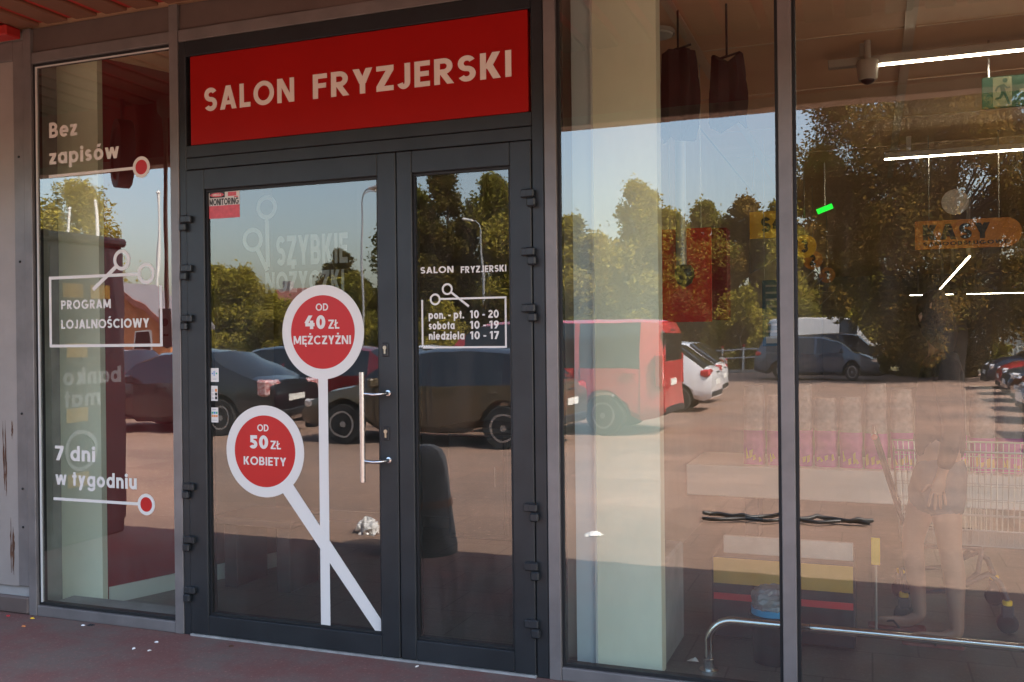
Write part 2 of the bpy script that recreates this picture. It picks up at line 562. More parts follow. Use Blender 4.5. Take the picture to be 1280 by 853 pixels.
# ------------------------------------------------------------------ lettering: a geometric sans drawn from bars and arcs
def glyph(ch, s):
    """polygons (x, z lists) of one letter with cap height 1, stroke s; returns polygons, advance"""
    P = []
    base = {'Ż': 'Z', 'Ę': 'E', 'Ł': 'L', 'Ś': 'S', 'ó': 'o', 'Ó': 'O', 'Ź': 'Z'}.get(ch, ch)

    def Q(x0, y0, x1, y1):
        P.append([(x0, y0), (x1, y0), (x1, y1), (x0, y1)])

    def D(xb, yb, xt, yt, hw=None):
        h = (hw or 1.12 * s) / 2
        P.append([(xb - h, yb), (xb + h, yb), (xt + h, yt), (xt - h, yt)])

    def A(cx, cy, rx, ry, a0=0, a1=360, st=None):
        t = st or s
        k = max(5, int(abs(a1 - a0) / 12))
        for half in range(2):
            b0 = a0 + (a1 - a0) * half / 2
            b1 = a0 + (a1 - a0) * (half + 1) / 2
            kk = k // 2 + 1
            o = [(cx + rx * math.cos(R(b0 + (b1 - b0) * i / kk)), cy + ry * math.sin(R(b0 + (b1 - b0) * i / kk))) for i in range(kk + 1)]
            n = [(cx + (rx - t) * math.cos(R(b0 + (b1 - b0) * i / kk)), cy + (ry - t) * math.sin(R(b0 + (b1 - b0) * i / kk))) for i in range(kk + 1)]
            for i in range(kk):
                P.append([o[i], o[i + 1], n[i + 1], n[i]])

    def S(h, w):
        r = (h / 2 + s / 2) / 2
        A(w / 2, h - r, w / 2, r, 28, 270)
        A(w / 2, r, w / 2, r, 90, -152)

    X = 0.74
    if base == 'A':
        D(.56 * s, 0, .39, 1); D(.78 - .56 * s, 0, .39, 1); Q(.2, .2, .58, .2 + .85 * s); w = .78
    elif base == 'S':
        S(1, .6); w = .6
    elif base == 'L':
        Q(0, 0, s, 1); Q(s, 0, .5, s); w = .5
    elif base == 'O':
        A(.47, .5, .47, .51); w = .94
    elif base == 'N':
        Q(0, 0, s, 1); Q(.76 - s, 0, .76, 1); D(.76 - .6 * s, 0, .6 * s, 1, 1.2 * s); w = .76
    elif base == 'F':
        Q(0, 0, s, 1); Q(s, 1 - s, .54, 1); Q(s, .42, .50, .42 + s); w = .54
    elif base == 'E':
        Q(0, 0, s, 1); Q(s, 1 - s, .54, 1); Q(s, .5 - s / 2, .5, .5 + s / 2); Q(s, 0, .54, s); w = .54
    elif base in 'RP':
        Q(0, 0, s, 1); Q(s, 1 - s, .32, 1); Q(s, .38, .32, .38 + s); A(.32, .69, .31, .31, -90, 90); w = .63
        if base == 'R':
            D(.56, 0, .31, .4, 1.2 * s); w = .66
    elif base == 'Y':
        D(.36, .4, .6 * s, 1, 1.2 * s); D(.36, .4, .72 - .6 * s, 1, 1.2 * s); Q(.36 - s / 2, 0, .36 + s / 2, .42); w = .72
    elif base == 'Z':
        Q(0, 1 - s, .62, 1); Q(0, 0, .62, s); D(.7 * s, s, .62 - .7 * s, 1 - s, 1.4 * s); w = .62
    elif base == 'J':
        Q(.44 - s, .28, .44, 1); A(.21, .28, .23, .29, 198, 360); w = .44
    elif base == 'K':
        Q(0, 0, s, 1); D(s + .04, .40, .66 - .65 * s, 1, 1.3 * s); D(.68 - .65 * s, 0, .30, .52, 1.3 * s); w = .68
    elif base == 'I':
        Q(0, 0, s, 1); w = s
    elif base == 'G':
        A(.47, .5, .47, .51, 45, 345); Q(.5, .36, .93, .36 + .9 * s); w = .95
    elif base == 'C':
        A(.47, .5, .47, .51, 45, 315); w = .84
    elif base == 'M':
        Q(0, 0, s, 1); Q(.92 - s, 0, .92, 1); D(.46, .12, .6 * s, 1, 1.15 * s); D(.46, .12, .92 - .6 * s, 1, 1.15 * s); w = .92
    elif base == 'W':
        for a, b in ((.29, .1), (.29, .55), (.81, .55), (.81, 1.0)):
            D(a, 0, b, 1, 1.05 * s)
        w = 1.1
    elif base == 'B':
        Q(0, 0, s, 1); Q(s, 1 - s, .34, 1); Q(s, .5 - s / 2, .36, .5 + s / 2); Q(s, 0, .36, s)
        A(.34, 1 - (.5 + s / 2) / 2, .25, (.5 + s / 2) / 2, -90, 90); A(.36, (.5 + s / 2) / 2, .28, (.5 + s / 2) / 2, -90, 90); w = .64
    elif base == 'D':
        Q(0, 0, s, 1); Q(s, 1 - s, .3, 1); Q(s, 0, .3, s); A(.3, .5, .45, .5, -90, 90); w = .75
    elif base == 'T':
        Q(0, 1 - s, .6, 1); Q(.3 - s / 2, 0, .3 + s / 2, 1 - s); w = .6
    elif base == 'U':
        Q(0, .33, s, 1); Q(.68 - s, .33, .68, 1); A(.34, .34, .34, .35, 180, 360); w = .68
    elif base == '0':
        A(.34, .5, .34, .51); w = .68
    elif base == '1':
        Q(.16, 0, .16 + s, 1); P.append([(0, .70), (.16, .80), (.16, 1), (0, .90)]); w = .2 + s
    elif base == '2':
        A(.3, .69, .3, .31, 165, -25); D(.7 * s, s, .44, .6, 1.3 * s); Q(0, 0, .6, s); w = .6
    elif base == '3':
        A(.29, 1 - (.5 + s / 2) / 2, .28, (.5 + s / 2) / 2, 150, -90); A(.29, (.5 + s / 2) / 2, .3, (.5 + s / 2) / 2, 90, -150); w = .6
    elif base == '4':
        D(.08, .2 + s, .40, 1, 1.2 * s); Q(0, .2, .70, .2 + s); Q(.60 - s, 0, .60, .2); Q(.60 - s, .2 + s, .60, .62); w = .70
    elif base == '5':
        Q(.08, 1 - s, .58, 1); Q(.08, .46, .08 + .9 * s, 1 - s); A(.29, .32, .31, .33, -150, 120); w = .6
    elif base == '7':
        Q(0, 1 - s, .60, 1); D(.18, 0, .60 - .6 * s, 1 - s, 1.2 * s); w = .6
    elif base == '9':
        A(.32, .68, .32, .32); D(.20, 0, .50, .52, 1.2 * s); w = .64
    elif base in 'bpdqgao':
        A(.33, X / 2, .33, X / 2 + .01, 0, 360)
        w = .66
        if base == 'b':
            Q(0, 0, s * .95, 1.02)
        elif base == 'p':
            Q(0, -.3, s * .95, X)
        elif base == 'd':
            Q(.66 - s * .95, 0, .66, 1.02)
        elif base == 'a':
            Q(.66 - s * .95, 0, .66, X)
        elif base == 'g':
            Q(.66 - s * .95, 0, .66, X); A(.33, -.02, .33, .30, 195, 360)
    elif base == 'e':
        A(.33, X / 2, .33, X / 2 + .01, 0, 318); Q(.1, X / 2 - .4 * s, .64, X / 2 + .4 * s); w = .66
    elif base in 'nhm':
        Q(0, 0, s, X); A(.29, X - .30, .29, .31, 0, 150); Q(.58 - s, 0, .58, X - .30); w = .58
        if base == 'm':
            A(.58 + .29 - s, X - .30, .29, .31, 0, 150); Q(1.16 - 2 * s, 0, 1.16 - s, X - .30); w = 1.16 - s
    elif base == 'u':
        Q(0, .3, s, X); A(.29, .30, .29, .31, 180, 360); Q(.58 - s, 0, .58, X); w = .58
    elif base == 'y':
        D(.31, 0.0, .6 * s, X, 1.15 * s); D(.15, -.30, .62 - .6 * s, X, 1.15 * s); w = .62
    elif base == 'w':
        for a, b in ((.25, .09), (.25, .46), (.67, .46), (.67, .83)):
            D(a, 0, b, X, 1.0 * s)
        w = .92
    elif base == 'z':
        Q(0, X - .9 * s, .48, X); Q(0, 0, .48, .9 * s); D(.65 * s, .9 * s, .48 - .65 * s, X - .9 * s, 1.3 * s); w = .48
    elif base == 's':
        S(X, .47); w = .47
    elif base == 'i':
        Q(0, 0, s, X); A(s / 2, X + .17, .6 * s, .6 * s, 0, 360, .59 * s); w = s
    elif base == 'l':
        Q(0, 0, s, 1.02); w = s
    elif base == 'k':
        Q(0, 0, s, 1.02); D(s + .04, .28, .54 - .65 * s, X, 1.3 * s); D(.56 - .65 * s, 0, .26, .38, 1.3 * s); w = .56
    elif base == 't':
        Q(.1, 0, .1 + s, .95); Q(0, X - .85 * s, .1, X); Q(.1 + s, X - .85 * s, .38, X); w = .38
    elif base == '-':
        Q(0, .32, .34, .32 + .85 * s); w = .34
    elif base == '.':
        Q(0, 0, s, s); w = s
    else:
        w = .30
    if ch in 'ŻŹ':
        Q(.31 - s * .6, 1.12, .31 + s * .6, 1.12 + 1.05 * s)
    if ch == 'Ś':
        D(.27, 1.10, .36, 1.30)
    if ch in 'ó':
        D(.31, X + .10, .40, X + .30)
    if ch == 'Ę':
        A(.48, -.13, .14, .15, 70, 285, .6 * s)
    if ch == 'Ł':
        P.append([(-.10, .34), (.34, .60), (.34, .60 + s * .9), (-.10, .34 + s * .9)])
    return P, w


def lettering(txt, x0, x1, zb, cap, y, material, parent=None, s=0.2, name='lettering', gap=0.13, space=0.34, t=0.0006, mirror=False, build=True, mb=None, mi=0):
    """letters standing in the plane y (facing -y), baseline zb, stretched to fill x0..x1"""
    items, cx = [], 0.0
    for ch in txt:
        if ch == ' ':
            cx += space
            continue
        P, w_ = glyph(ch, s)
        for p in P:
            items.append([(cx + a, b) for a, b in p])
        cx += w_ + gap
    cx -= gap
    k = (x1 - x0) / cx
    mb = mb or MB()
    mb.cuts.append((len(mb.v), len(mb.f)))
    for i, p in enumerate(items):
        q = [((x1 - a * k) if mirror else (x0 + a * k), zb + b * cap) for a, b in p]
        mb.prism(q, y - t - 0.000012 * (i % 40), y, mi)
    return mb.build(name, material, parent) if build else mb


def split_lines(mb):
    """one MB per line of lettering"""
    if len(mb.cuts) < 2 or mb.cuts[0] != (0, 0):
        return [mb]
    out = []
    ends = mb.cuts[1:] + [(len(mb.v), len(mb.f))]
    for (v0, f0), (v1, f1) in zip(mb.cuts, ends):
        q = MB()
        q.v = mb.v[v0:v1]
        q.f = [tuple(i - v0 for i in f) for f in mb.f[f0:f1]]
        q.mi = mb.mi[f0:f1]
        out.append(q)
    return out

# ================================================================== ground
g = MB()
g.box(-14, 9, -2.22, 0.02, -0.3, 0.0)
tag(g.build('walkway', M['walk']), kind='structure')
# the lot falls gently from the walkway
g = MB()
ys = [-2.22, -5.0, -9.0, -40.0]
zs = [-0.003, -0.03, -0.08, -0.08]
for i in range(3):
    g.add([(-120, ys[i], zs[i]), (-120, ys[i + 1], zs[i + 1]), (120, ys[i + 1], zs[i + 1]), (120, ys[i], zs[i])], [(0, 1, 2, 3)])
tag(g.build('parking_lot', M['lot']), kind='structure')
g = MB()
g.add([(-900, -38.6, -0.10), (-900, -1200, 2.0), (900, -1200, 2.0), (900, -38.6, -0.10)], [(0, 1, 2, 3)])
tag(g.build('verge', M['grass']), kind='structure')
g = MB()
g.box(-120, 120, -38.75, -38.55, -0.3, 0.05)
tag(g.build('kerb', M['conc']), kind='structure')

# ================================================================== the shop building (inside)
bld = thing('shop_building', 'long shop building behind the glazed front, with hairdresser at left and supermarket at right', 'building', (0, 4, 0))
bld_inv = Vector((0, 4, 0))


def bpart(mb, name, m, smooth=None, parent=None):
    o = mb.build(name, m, None, smooth)
    o.parent = bld if parent is None else parent
    if parent is None:
        o.matrix_parent_inverse = Matrix.Translation(-bld_inv)
    return o


m = MB(); m.box(-9, 7, 0.03, 26.2, -0.25, 0.0); bpart(m, 'floor', M['tile'])
m = MB()
m.box(-1.31, 7, 0.05, 26.2, 3.30, 3.6)
ce = bpart(m, 'ceiling', M['ceil'])
m = MB()
for i in range(5):
    m.box(-1.19, 6.9, 0.55 + i * 1.2, 0.562 + i * 1.2, 3.293, 3.2995)
for i in range(7):
    m.box(-1.0 + i * 1.2, -0.94 + i * 1.2, 0.06, 7.2, 3.286, 3.2925)
b_ = m.build('batten', M['ceiljoint'], ce)
m = MB(); m.box(-8.9, -1.325, 0.05, 3.14, 3.24, 3.5); bpart(m, 'ceiling', M['ceil'])
def slab(p, q, t_, z0, z1):
    """upright slab from plan point p to q, thickness t_ to its left"""
    p, q = Vector(p), Vector(q)
    d = (q - p).normalized(); nn = Vector((-d.y, d.x)) * t_
    c = [p, q, q + nn, p + nn]
    m = MB(); m.add([(v.x, v.y, z0) for v in c] + [(v.x, v.y, z1) for v in c], [(3, 2, 1, 0), (4, 5, 6, 7), (0, 1, 5, 4), (1, 2, 6, 5), (2, 3, 7, 6), (3, 0, 4, 7)])
    return m


o = bpart(slab((-4.242, .312), (-4.06, .80), .2, 0, 3.24), 'wall', M['wallred']); o['label'] = 'red painted short side wall'
slab((-4.2385, .3165), (-4.0585, .7995), -.012, .001, .10).build('skirting', M['skirt'], o)
o = bpart(slab((-4.0595, .8013), (-3.83, 1.42), .2, 0, 3.24), 'wall', M['walldark']); o['label'] = 'dark brown short side wall'
slab((-4.056, .806), (-3.826, 1.424), -.012, .001, .10).build('skirting', M['skirt'], o)
m = MB(); m.box(-8.9, -1.465, 2.99, 3.15, 0.0, 3.24); o = bpart(m, 'wall', M['walldark']); o['label'] = 'dark rear wall of the hairdresser'
m = MB(); m.box(-8.8, -1.48, 2.972, 2.9895, 0.0, 0.09); m.build('skirting', M['walldark'], o)
m = MB(); m.bbox(-1.20, -.906, .301, .78, 0, .50, .012); bpart(m, 'plinth_box', M['conc'])
m = MB(); m.box(-1.46, -1.32, 0.31, 26, 0.0, 3.30); o = bpart(m, 'wall', M['wallmid']); o['label'] = 'brownish partition wall'
m = MB(); m.box(-1.32, 7, 26, 26.2, 0.0, 3.30); o = bpart(m, 'wall', M['wallmid'])
m = MB(); m.box(7, 7.2, 0.05, 26.2, 0.0, 3.60); o = bpart(m, 'wall', M['wallmid'])
m = MB(); m.box(-9, -4.55, 0.12, 0.4, 0.0, 3.6); o = bpart(m, 'wall', M['conc'])
# pale columns just behind the glass
m = MB(); m.box(-4.635, -4.24, 0.27, 0.31, 0.0, 3.24); o = bpart(m, 'column', M['plaster'])
m = MB(); m.box(-1.205, -0.903, 0.21, 0.30, 0.0, 3.295); o = bpart(m, 'column', M['plaster'])
m = MB(); m.box(-1.315, -1.216, 0.23, 0.30, 0.0, 3.295); o = bpart(m, 'pilaster', M['plastergrey'])
m = MB(); m.box(-1.2155, -1.2055, 0.205, 0.29, 0.0, 3.29); m.build('edge_strip', M['bead'], o)
# roof and wall above the shop front
m = MB(); m.box(-9, 7.2, -0.0, 26.2, 3.62, 4.1); bpart(m, 'roof', M['conc'])
m = MB(); m.box(-9, 7.2, -0.12, -0.002, 3.475, 5.2); bpart(m, 'parapet', M['canopyred'])
m = MB(); m.box(-9, -8.9, .401, 3.15, 0, 3.24); bpart(m, 'wall', M['walldark'])
# service floor strip light grey inner sill below each window
m = MB(); m.box(-4.44, -3.48, 0.065, 0.25, 0.0, 0.05); bpart(m, 'sill', M['conc'])
m = MB(); m.box(-1.31, 1.7, 0.065, 0.19, 0.0, 0.012); bpart(m, 'sill', M['conc'])

# ================================================================== shop front frame
fr = thing('shopfront_frame', 'grey aluminium framing of the glazed front with slim posts, a top rail and bottom rails', 'window frame', (-2, 0, 0))
OFF = Matrix.Translation((2, 0, 0))


def fpart(mb, name, m):
    o = mb.build(name, m, None)
    o.parent = fr
    o.matrix_parent_inverse = OFF
    return o


for xa, xb in ((-4.503, -4.446), (-3.472, -3.416), (-1.373, -1.316), (-0.347, -0.291), (0.680, 0.736), (1.707, 1.763)):
    m = MB(); m.bbox(xa, xb, -0.016, 0.06, 0.0, 3.343, 0.003); fpart(m, 'post', M['alu'])
for xa, xb in ((-4.446, -3.472), (-3.416, -1.373), (-1.316, -0.347), (-0.291, 0.680), (0.736, 1.707)):
    m = MB(); m.bbox(xa + .0005, xb - .0005, -0.010, 0.055, 3.142, 3.205, 0.003); fpart(m, 'top_rail', M['alu'])
    m = MB(); m.box(xa + .0005, xb - .0005, 0.006, 0.05, 3.206, 3.344)
    if xa == -3.416:
        m.box(-2.22, -2.60, -0.004, 0.006, 3.206, 3.344)
    fpart(m, 'upper_panel', M['alu_dark'])
    if xa != -3.416:
        m = MB(); m.bbox(xa + .0005, xb - .0005, -0.012, 0.055, 0.0, 0.060, 0.004); fpart(m, 'bottom_rail', M['alu'])

WIN = [(-4.446, -3.472, 'narrow shop window beside the white wall, with white lettering, reflecting a dark kiosk', GL[0], True),
       (-1.316, -0.347, 'tall shop window right of the door, with a pale column behind it', GL[2], False),
       (-0.291, 0.680, 'rightmost shop window reflecting a big dark tree', GL[3], False),
       (0.736, 1.707, 'shop window beyond the right edge post', GL[3], False)]
for i, (xa, xb, lab, gm, bead) in enumerate(WIN):
    t = thing('shop_window', lab, 'window', ((xa + xb) / 2, 0, 0.06))
    iv = Matrix.Translation((-(xa + xb) / 2, 0, -0.06))
    z0, z1 = 0.062, 3.140
    m = MB()
    q = 0.014
    m.box(xa + .001, xa + q, 0.004, 0.05, z0, z1); m.box(xb - q, xb - .001, 0.004, 0.05, z0, z1)
    m.box(xa + q, xb - q, 0.004, 0.05, z0, z0 + q); m.box(xa + q, xb - q, 0.004, 0.05, z1 - q, z1)
    o = m.build('gasket', M['gasket'], t); o.matrix_parent_inverse = iv
    if bead:
        m = MB(); m.box(xa + q + .001, xa + q + .010, 0.003, 0.011, z0 + q + .001, z1 - q - .001)
        m.box(xa + q + .011, xb - q - .001, 0.003, 0.011, z1 - q - .007, z1 - q - .001)
        o = m.build('glazing_bead', M['bead'], t); o.matrix_parent_inverse = iv
    m = MB(); m.box(xa + q + .0005, xb - q - .0005, 0.012, 0.036, z0 + q + .0005, z1 - q - .0005, 1)
    m.mi[2] = 0          # the outer face carries the coated mirror-like reflection
    o = m.build('pane', [gm, GCLEAR], t); o.matrix_parent_inverse = iv
    o.matrix_parent_inverse = Matrix.Rotation(R((.0, -.06, .07, .0)[i]), 4, 'Z') @ iv

# ------------------------------------------------------------------ door frame and its two leaves
t = thing('door_frame', 'anthracite frame round the double door and the red sign above it', 'door frame', (-2.395, 0, 0))
iv = Matrix.Translation((2.395, 0, 0))


def part(mb, name, m, parent, inv=None, smooth=None):
    ls = split_lines(mb)
    if len(ls) > 1:
        return [part(q, name, m, parent, inv, smooth) for q in ls][0]
    o = mb.build(name, m, parent, smooth)
    if inv is not None:
        o.matrix_parent_inverse = inv
    return o


m = MB(); m.bbox(-3.413, -3.368, -0.012, 0.06, 0.0, 3.138, 0.004); part(m, 'jamb', M['anth'], t, iv)
m = MB(); m.bbox(-1.434, -1.376, -0.012, 0.06, 0.0, 3.138, 0.004); part(m, 'jamb', M['anth'], t, iv)
m = MB(); m.bbox(-3.3675, -1.4345, -0.010, 0.06, 2.458, 2.520, 0.003); m.bbox(-3.3675, -1.4345, -0.013, 0.06, 2.522, 2.586, 0.003); part(m, 'door_head', M['anth'], t, iv)
m = MB(); m.bbox(-3.3675, -1.4345, -0.012, 0.06, 3.058, 3.138, 0.003); part(m, 'head_rail', M['anth'], t, iv)
m = MB(); m.box(-3.367, -1.435, -0.024, 0.07, 0.0005, 0.011); part(m, 'threshold', M['threshold'], t, iv)

sg = thing('shop_sign', 'long red sign over the double door with pale capital letters', 'sign', (-2.4, 0, 2.586))
iv = Matrix.Translation((2.4, 0, -2.586))
m = MB(); m.bbox(-3.342, -1.449, -0.006, 0.03, 2.588, 3.056, 0.002); part(m, 'panel', M['signred'], sg, iv)
mb = lettering('SALON', -3.250, -2.700, 2.757, 0.122, -0.0062, None, s=.195, gap=.15, build=False, t=.002)
lettering('FRYZJERSKI', -2.590, -1.530, 2.757, 0.122, -0.0062, None, s=.195, gap=.15, build=False, mb=mb, t=.002)
part(mb, 'lettering', M['signwhite'], sg, iv)


def leaf(xa, xb, za, zb, gx0, gx1, gz0, gz1, lab, hx, hzs, side):
    t = thing('door_leaf', lab, 'door', ((xa + xb) / 2, 0, 0.012))
    iv = Matrix.Translation((-(xa + xb) / 2, 0, -0.012))
    m = MB()
    f0, f1 = -0.020, 0.05
    m.bbox(xa, gx0, f0, f1, za, zb, .004); m.bbox(gx1, xb, f0, f1, za, zb, .004)
    m.bbox(gx0 + .0005, gx1 - .0005, f0, f1, za, gz0, .004); m.bbox(gx0 + .0005, gx1 - .0005, f0, f1, gz1, zb, .004)
    part(m, 'frame', M['anth'], t, iv)
    m = MB(); q = .012
    m.box(gx0 + .001, gx0 + q, -.004, .04, gz0 + .001, gz1 - .001); m.box(gx1 - q, gx1 - .001, -.004, .04, gz0 + .001, gz1 - .001)
    m.box(gx0 + q, gx1 - q, -.004, .04, gz0 + .001, gz0 + q); m.box(gx0 + q, gx1 - q, -.004, .04, gz1 - q, gz1 - .001)
    part(m, 'gasket', M['gasket'], t, iv)
    m = MB(); m.box(gx0 + q + .0005, gx1 - q - .0005, .006, .030, gz0 + q + .0005, gz1 - q - .0005, 1); m.mi[2] = 0
    part(m, 'pane', [GL[1], GCLEAR], t, iv)
    for z in hzs:
        m = MB()
        a = side
        m.bbox(hx - .022, hx + .022, -.046, -.0205, z + .001, z + .040, .006)
        m.bbox(hx + a * .024 - .020, hx + a * .024 + .020, -.044, -.0205, z + .002, z + .038, .004)
        m.bbox(hx - a * .008 - .021, hx - a * .008 + .021, -.050, -.0205, z - .042, z - .001, .007)
        part(m, 'hinge', M['anth'], t, iv)
    return t, iv


LL, LLI = leaf(-3.3655, -2.1285, 0.014, 2.454, -3.252, -2.228, .115, 2.346,
               'wide door leaf with dark frame, steel pull bar and two price bubbles', -3.366, (2.176, 1.918, 1.655, .768, .490, .224), 1)
RL, RLI = leaf(-2.1235, -1.4365, 0.014, 2.454, -2.042, -1.540, .110, 2.346,
               'narrow door leaf with dark frame and white opening-hours lettering', -1.438, (2.190, 1.925, 1.668, .760, .492, .230), -1)
# pull handle: bar and two bent brackets
h_ = bpy.data.objects.new('handle', None); COL.objects.link(h_); h_.parent = LL; h_.matrix_parent_inverse = LLI; h_.location = (-2.283, -.09, 1.12)
hi = Matrix.Translation((2.283, .09, -1.12))
m = MB(); m.tube([(-2.283, -.09, .868), (-2.283, -.09, 1.396)], .0135, 14); part(m, 'bar', M['steel'], h_, hi, 40)
for z in (1.293, .969):
    m = MB(); m.tube([(-2.272, -.088, z), (-2.225, -.088, z - .004), (-2.195, -.075, z - .002), (-2.180, -.050, z), (-2.178, -.021, z)], .0085, 12)
    m.lathe([(.015, 0), (.015, .005), (.010, .007)], -2.178, -.0205, z, 16, 'y')
    part(m, 'bracket', M['steel'], h_, hi, 50)
for z in (1.503, 1.098):
    m = MB(); m.bbox(-2.2065, -2.1735, -.027, -.0205, z - .033, z + .033, .004)
    lk = part(m, 'lock_plate', M['blackplastic'], LL, LLI)
    m = MB(); m.disc(-2.190, z + .010, .0095, -.0325, -.0272, 18); m.box(-2.1945, -2.1855, -.0315, -.0272, z - .020, z + .006)
    m.build('cylinder', M['brass'], lk)

# ================================================================== stickers on the glass (each lies on its pane)
YG, YD = 0.0117, 0.0057
t = thing('price_bubble', 'round red men price sticker on a straight white stem, upper of two', 'sticker', (-2.558, YD, 1.593))
iv = Matrix.Translation((2.558, -YD, -1.593))
m = MB(); m.ring(-2.558, 1.593, .236, .1845, YD - .0010, YD, seg=72)
m.prism([(-2.585, 1.362), (-2.531, 1.362), (-2.531, .102), (-2.585, .098)], YD - .0008, YD)
part(m, 'outline', M['white'], t, iv)
m = MB(); m.disc(-2.558, 1.593, .1850, YD - .0006, YD, 72); part(m, 'red_disc', M['decred'], t, iv)
mb = lettering('OD', -2.595, -2.524, 1.700, .036, YD - .0007, None, s=.17, build=False)
lettering('40', -2.657, -2.541, 1.609, .068, YD - .0007, None, s=.25, build=False, mb=mb)
lettering('ZŁ', -2.523, -2.461, 1.609, .045, YD - .0007, None, s=.17, build=False, mb=mb)
lettering('MĘŻCZYŻNI', -2.727, -2.396, 1.532, .043, YD - .0007, None, s=.18, build=False, mb=mb)
part(mb, 'lettering', M['white'], t, iv)

t = thing('price_bubble', 'round red women price sticker on a slanting white stem, lower of two', 'sticker', (-2.909, YD, .985))
iv = Matrix.Translation((2.909, -YD, -.985))
m = MB(); m.ring(-2.909, .985, .236, .1845, YD - .0010, YD, seg=72)
m.prism([(-2.802, .778), (-2.742, .825), (-2.2405, .180), (-2.2405, .1275), (-2.278, .1275)], YD - .0021, YD - .0013)
part(m, 'outline', M['white'], t, iv)
m = MB(); m.disc(-2.909, .985, .1850, YD - .0006, YD, 72); part(m, 'red_disc', M['decred'], t, iv)
mb = lettering('OD', -2.952, -2.884, 1.088, .035, YD - .0007, None, s=.17, build=False)
lettering('50', -3.002, -2.887, .998, .068, YD - .0007, None, s=.25, build=False, mb=mb)
lettering('ZŁ', -2.872, -2.810, .998, .043, YD - .0007, None, s=.17, build=False, mb=mb)
lettering('KOBIETY', -3.038, -2.780, .913, .043, YD - .0007, None, s=.18, build=False, mb=mb)
part(mb, 'lettering', M['white'], t, iv)


def bar2(mb, a, b, wd, y, th=.0008, mi=0):
    a, b = Vector(a), Vector(b)
    n = (b - a).normalized()
    p = Vector((-n.y, n.x)) * wd / 2
    mb.prism([tuple(a + p), tuple(b + p), tuple(b - p), tuple(a - p)], y - th, y, mi)


t = thing('window_lettering', 'white words Bez zapisów over a red-dotted line, high on the narrow window', 'sticker', (-4.0, YG, 2.5))
iv = Matrix.Translation((4.0, -YG, -2.5))
mb = lettering('Bez', -4.339, -4.135, 2.714, .086, YG, None, s=.2, build=False)
lettering('zapisów', -4.339, -3.841, 2.564, .086, YG, None, s=.2, build=False, mb=mb)
part(mb, 'lettering', M['white'], t, iv)
m = MB(); bar2(m, (-4.345, 2.496), (-3.738, 2.500), .016, YG); m.ring(-3.687, 2.502, .058, .040, YG - .001, YG)
part(m, 'outline', M['white'], t, iv)
m = MB(); m.disc(-3.687, 2.502, .0405, YG - .0006, YG); part(m, 'red_disc', M['decred'], t, iv)

t = thing('window_lettering', 'white words Program lojalnościowy in a thin frame with scissors on the narrow window', 'sticker', (-4.0, YG, 1.7))
iv = Matrix.Translation((4.0, -YG, -1.7))
mb = lettering('PROGRAM', -4.265, -3.909, 1.742, .050, YG, None, s=.2, build=False)
lettering('LOJALNOŚCIOWY', -4.266, -3.646, 1.632, .050, YG, None, s=.2, build=False, mb=mb)
part(mb, 'lettering', M['white'], t, iv)
m = MB(); y = YG
bar2(m, (-4.345, 1.929), (-4.345, 1.528), .017, y); bar2(m, (-4.3365, 1.5355), (-3.5735, 1.5355), .016, y)
bar2(m, (-3.565, 1.528), (-3.565, 1.858), .017, y); bar2(m, (-4.3365, 1.9205), (-3.722, 1.9225), .017, y)
m.ring(-3.829, 2.004, .058, .038, y - .001, y); bar2(m, (-3.868, 1.968), (-4.032, 1.846), .022, y - .0013)
m.ring(-3.663, 1.924, .058, .038, y - .001, y)
part(m, 'outline', M['white'], t, iv)

t = thing('window_lettering', 'white words 7 dni w tygodniu over a red-dotted line, low on the narrow window', 'sticker', (-4.0, YG, .67))
iv = Matrix.Translation((4.0, -YG, -.67))
mb = lettering('7 dni', -4.323, -4.032, .889, .083, YG, None, s=.2, build=False)
lettering('w tygodniu', -4.321, -3.744, .750, .080, YG, None, s=.2, build=False, mb=mb)
part(mb, 'lettering', M['white'], t, iv)
m = MB(); bar2(m, (-4.338, .670), (-3.738, .671), .016, YG); m.ring(-3.680, .671, .058, .040, YG - .001, YG)
part(m, 'outline', M['white'], t, iv)
m = MB(); m.disc(-3.680, .671, .0405, YG - .0006, YG); part(m, 'red_disc', M['decred'], t, iv)

t = thing('opening_hours', 'small white opening hours with scissors and thin frame on the narrow door leaf', 'sticker', (-1.79, YD, 1.5))
iv = Matrix.Translation((1.79, -YD, -1.5))
mb = lettering('SALON', -2.011, -1.838, 1.866, .031, YD, None, s=.19, build=False)
lettering('FRYZJERSKI', -1.800, -1.570, 1.862, .031, YD, None, s=.19, build=False, mb=mb)
for a, b, z in (('pon. - pt.', '10 - 20', 1.648), ('sobota', '10 - 19', 1.598), ('niedziela', '10 - 17', 1.549)):
    lettering(a, -1.970, {'sobota': -1.835, 'niedziela': -1.785}.get(a, -1.786), z, .037, YD, None, s=.21, gap=.12, build=False, mb=mb)
    lettering(b, -1.755, -1.610, z, .037, YD, None, s=.21, gap=.12, build=False, mb=mb)
part(mb, 'lettering', M['white'], t, iv)
m = MB(); y = YD
m.ring(-1.935, 1.741, .028, .019, y - .001, y, seg=30); m.ring(-1.871, 1.788, .028, .019, y - .001, y, seg=30)
bar2(m, (-1.850, 1.772), (-1.760, 1.704), .010, y - .0012); bar2(m, (-1.908, 1.742), (-1.571, 1.742), .009, y)
bar2(m, (-1.5755, 1.737), (-1.5755, 1.508), .009, y); bar2(m, (-1.580, 1.512), (-2.003, 1.512), .009, y); bar2(m, (-2.0035, 1.517), (-2.0035, 1.740), .009, y)
part(m, 'outline', M['white'], t, iv)

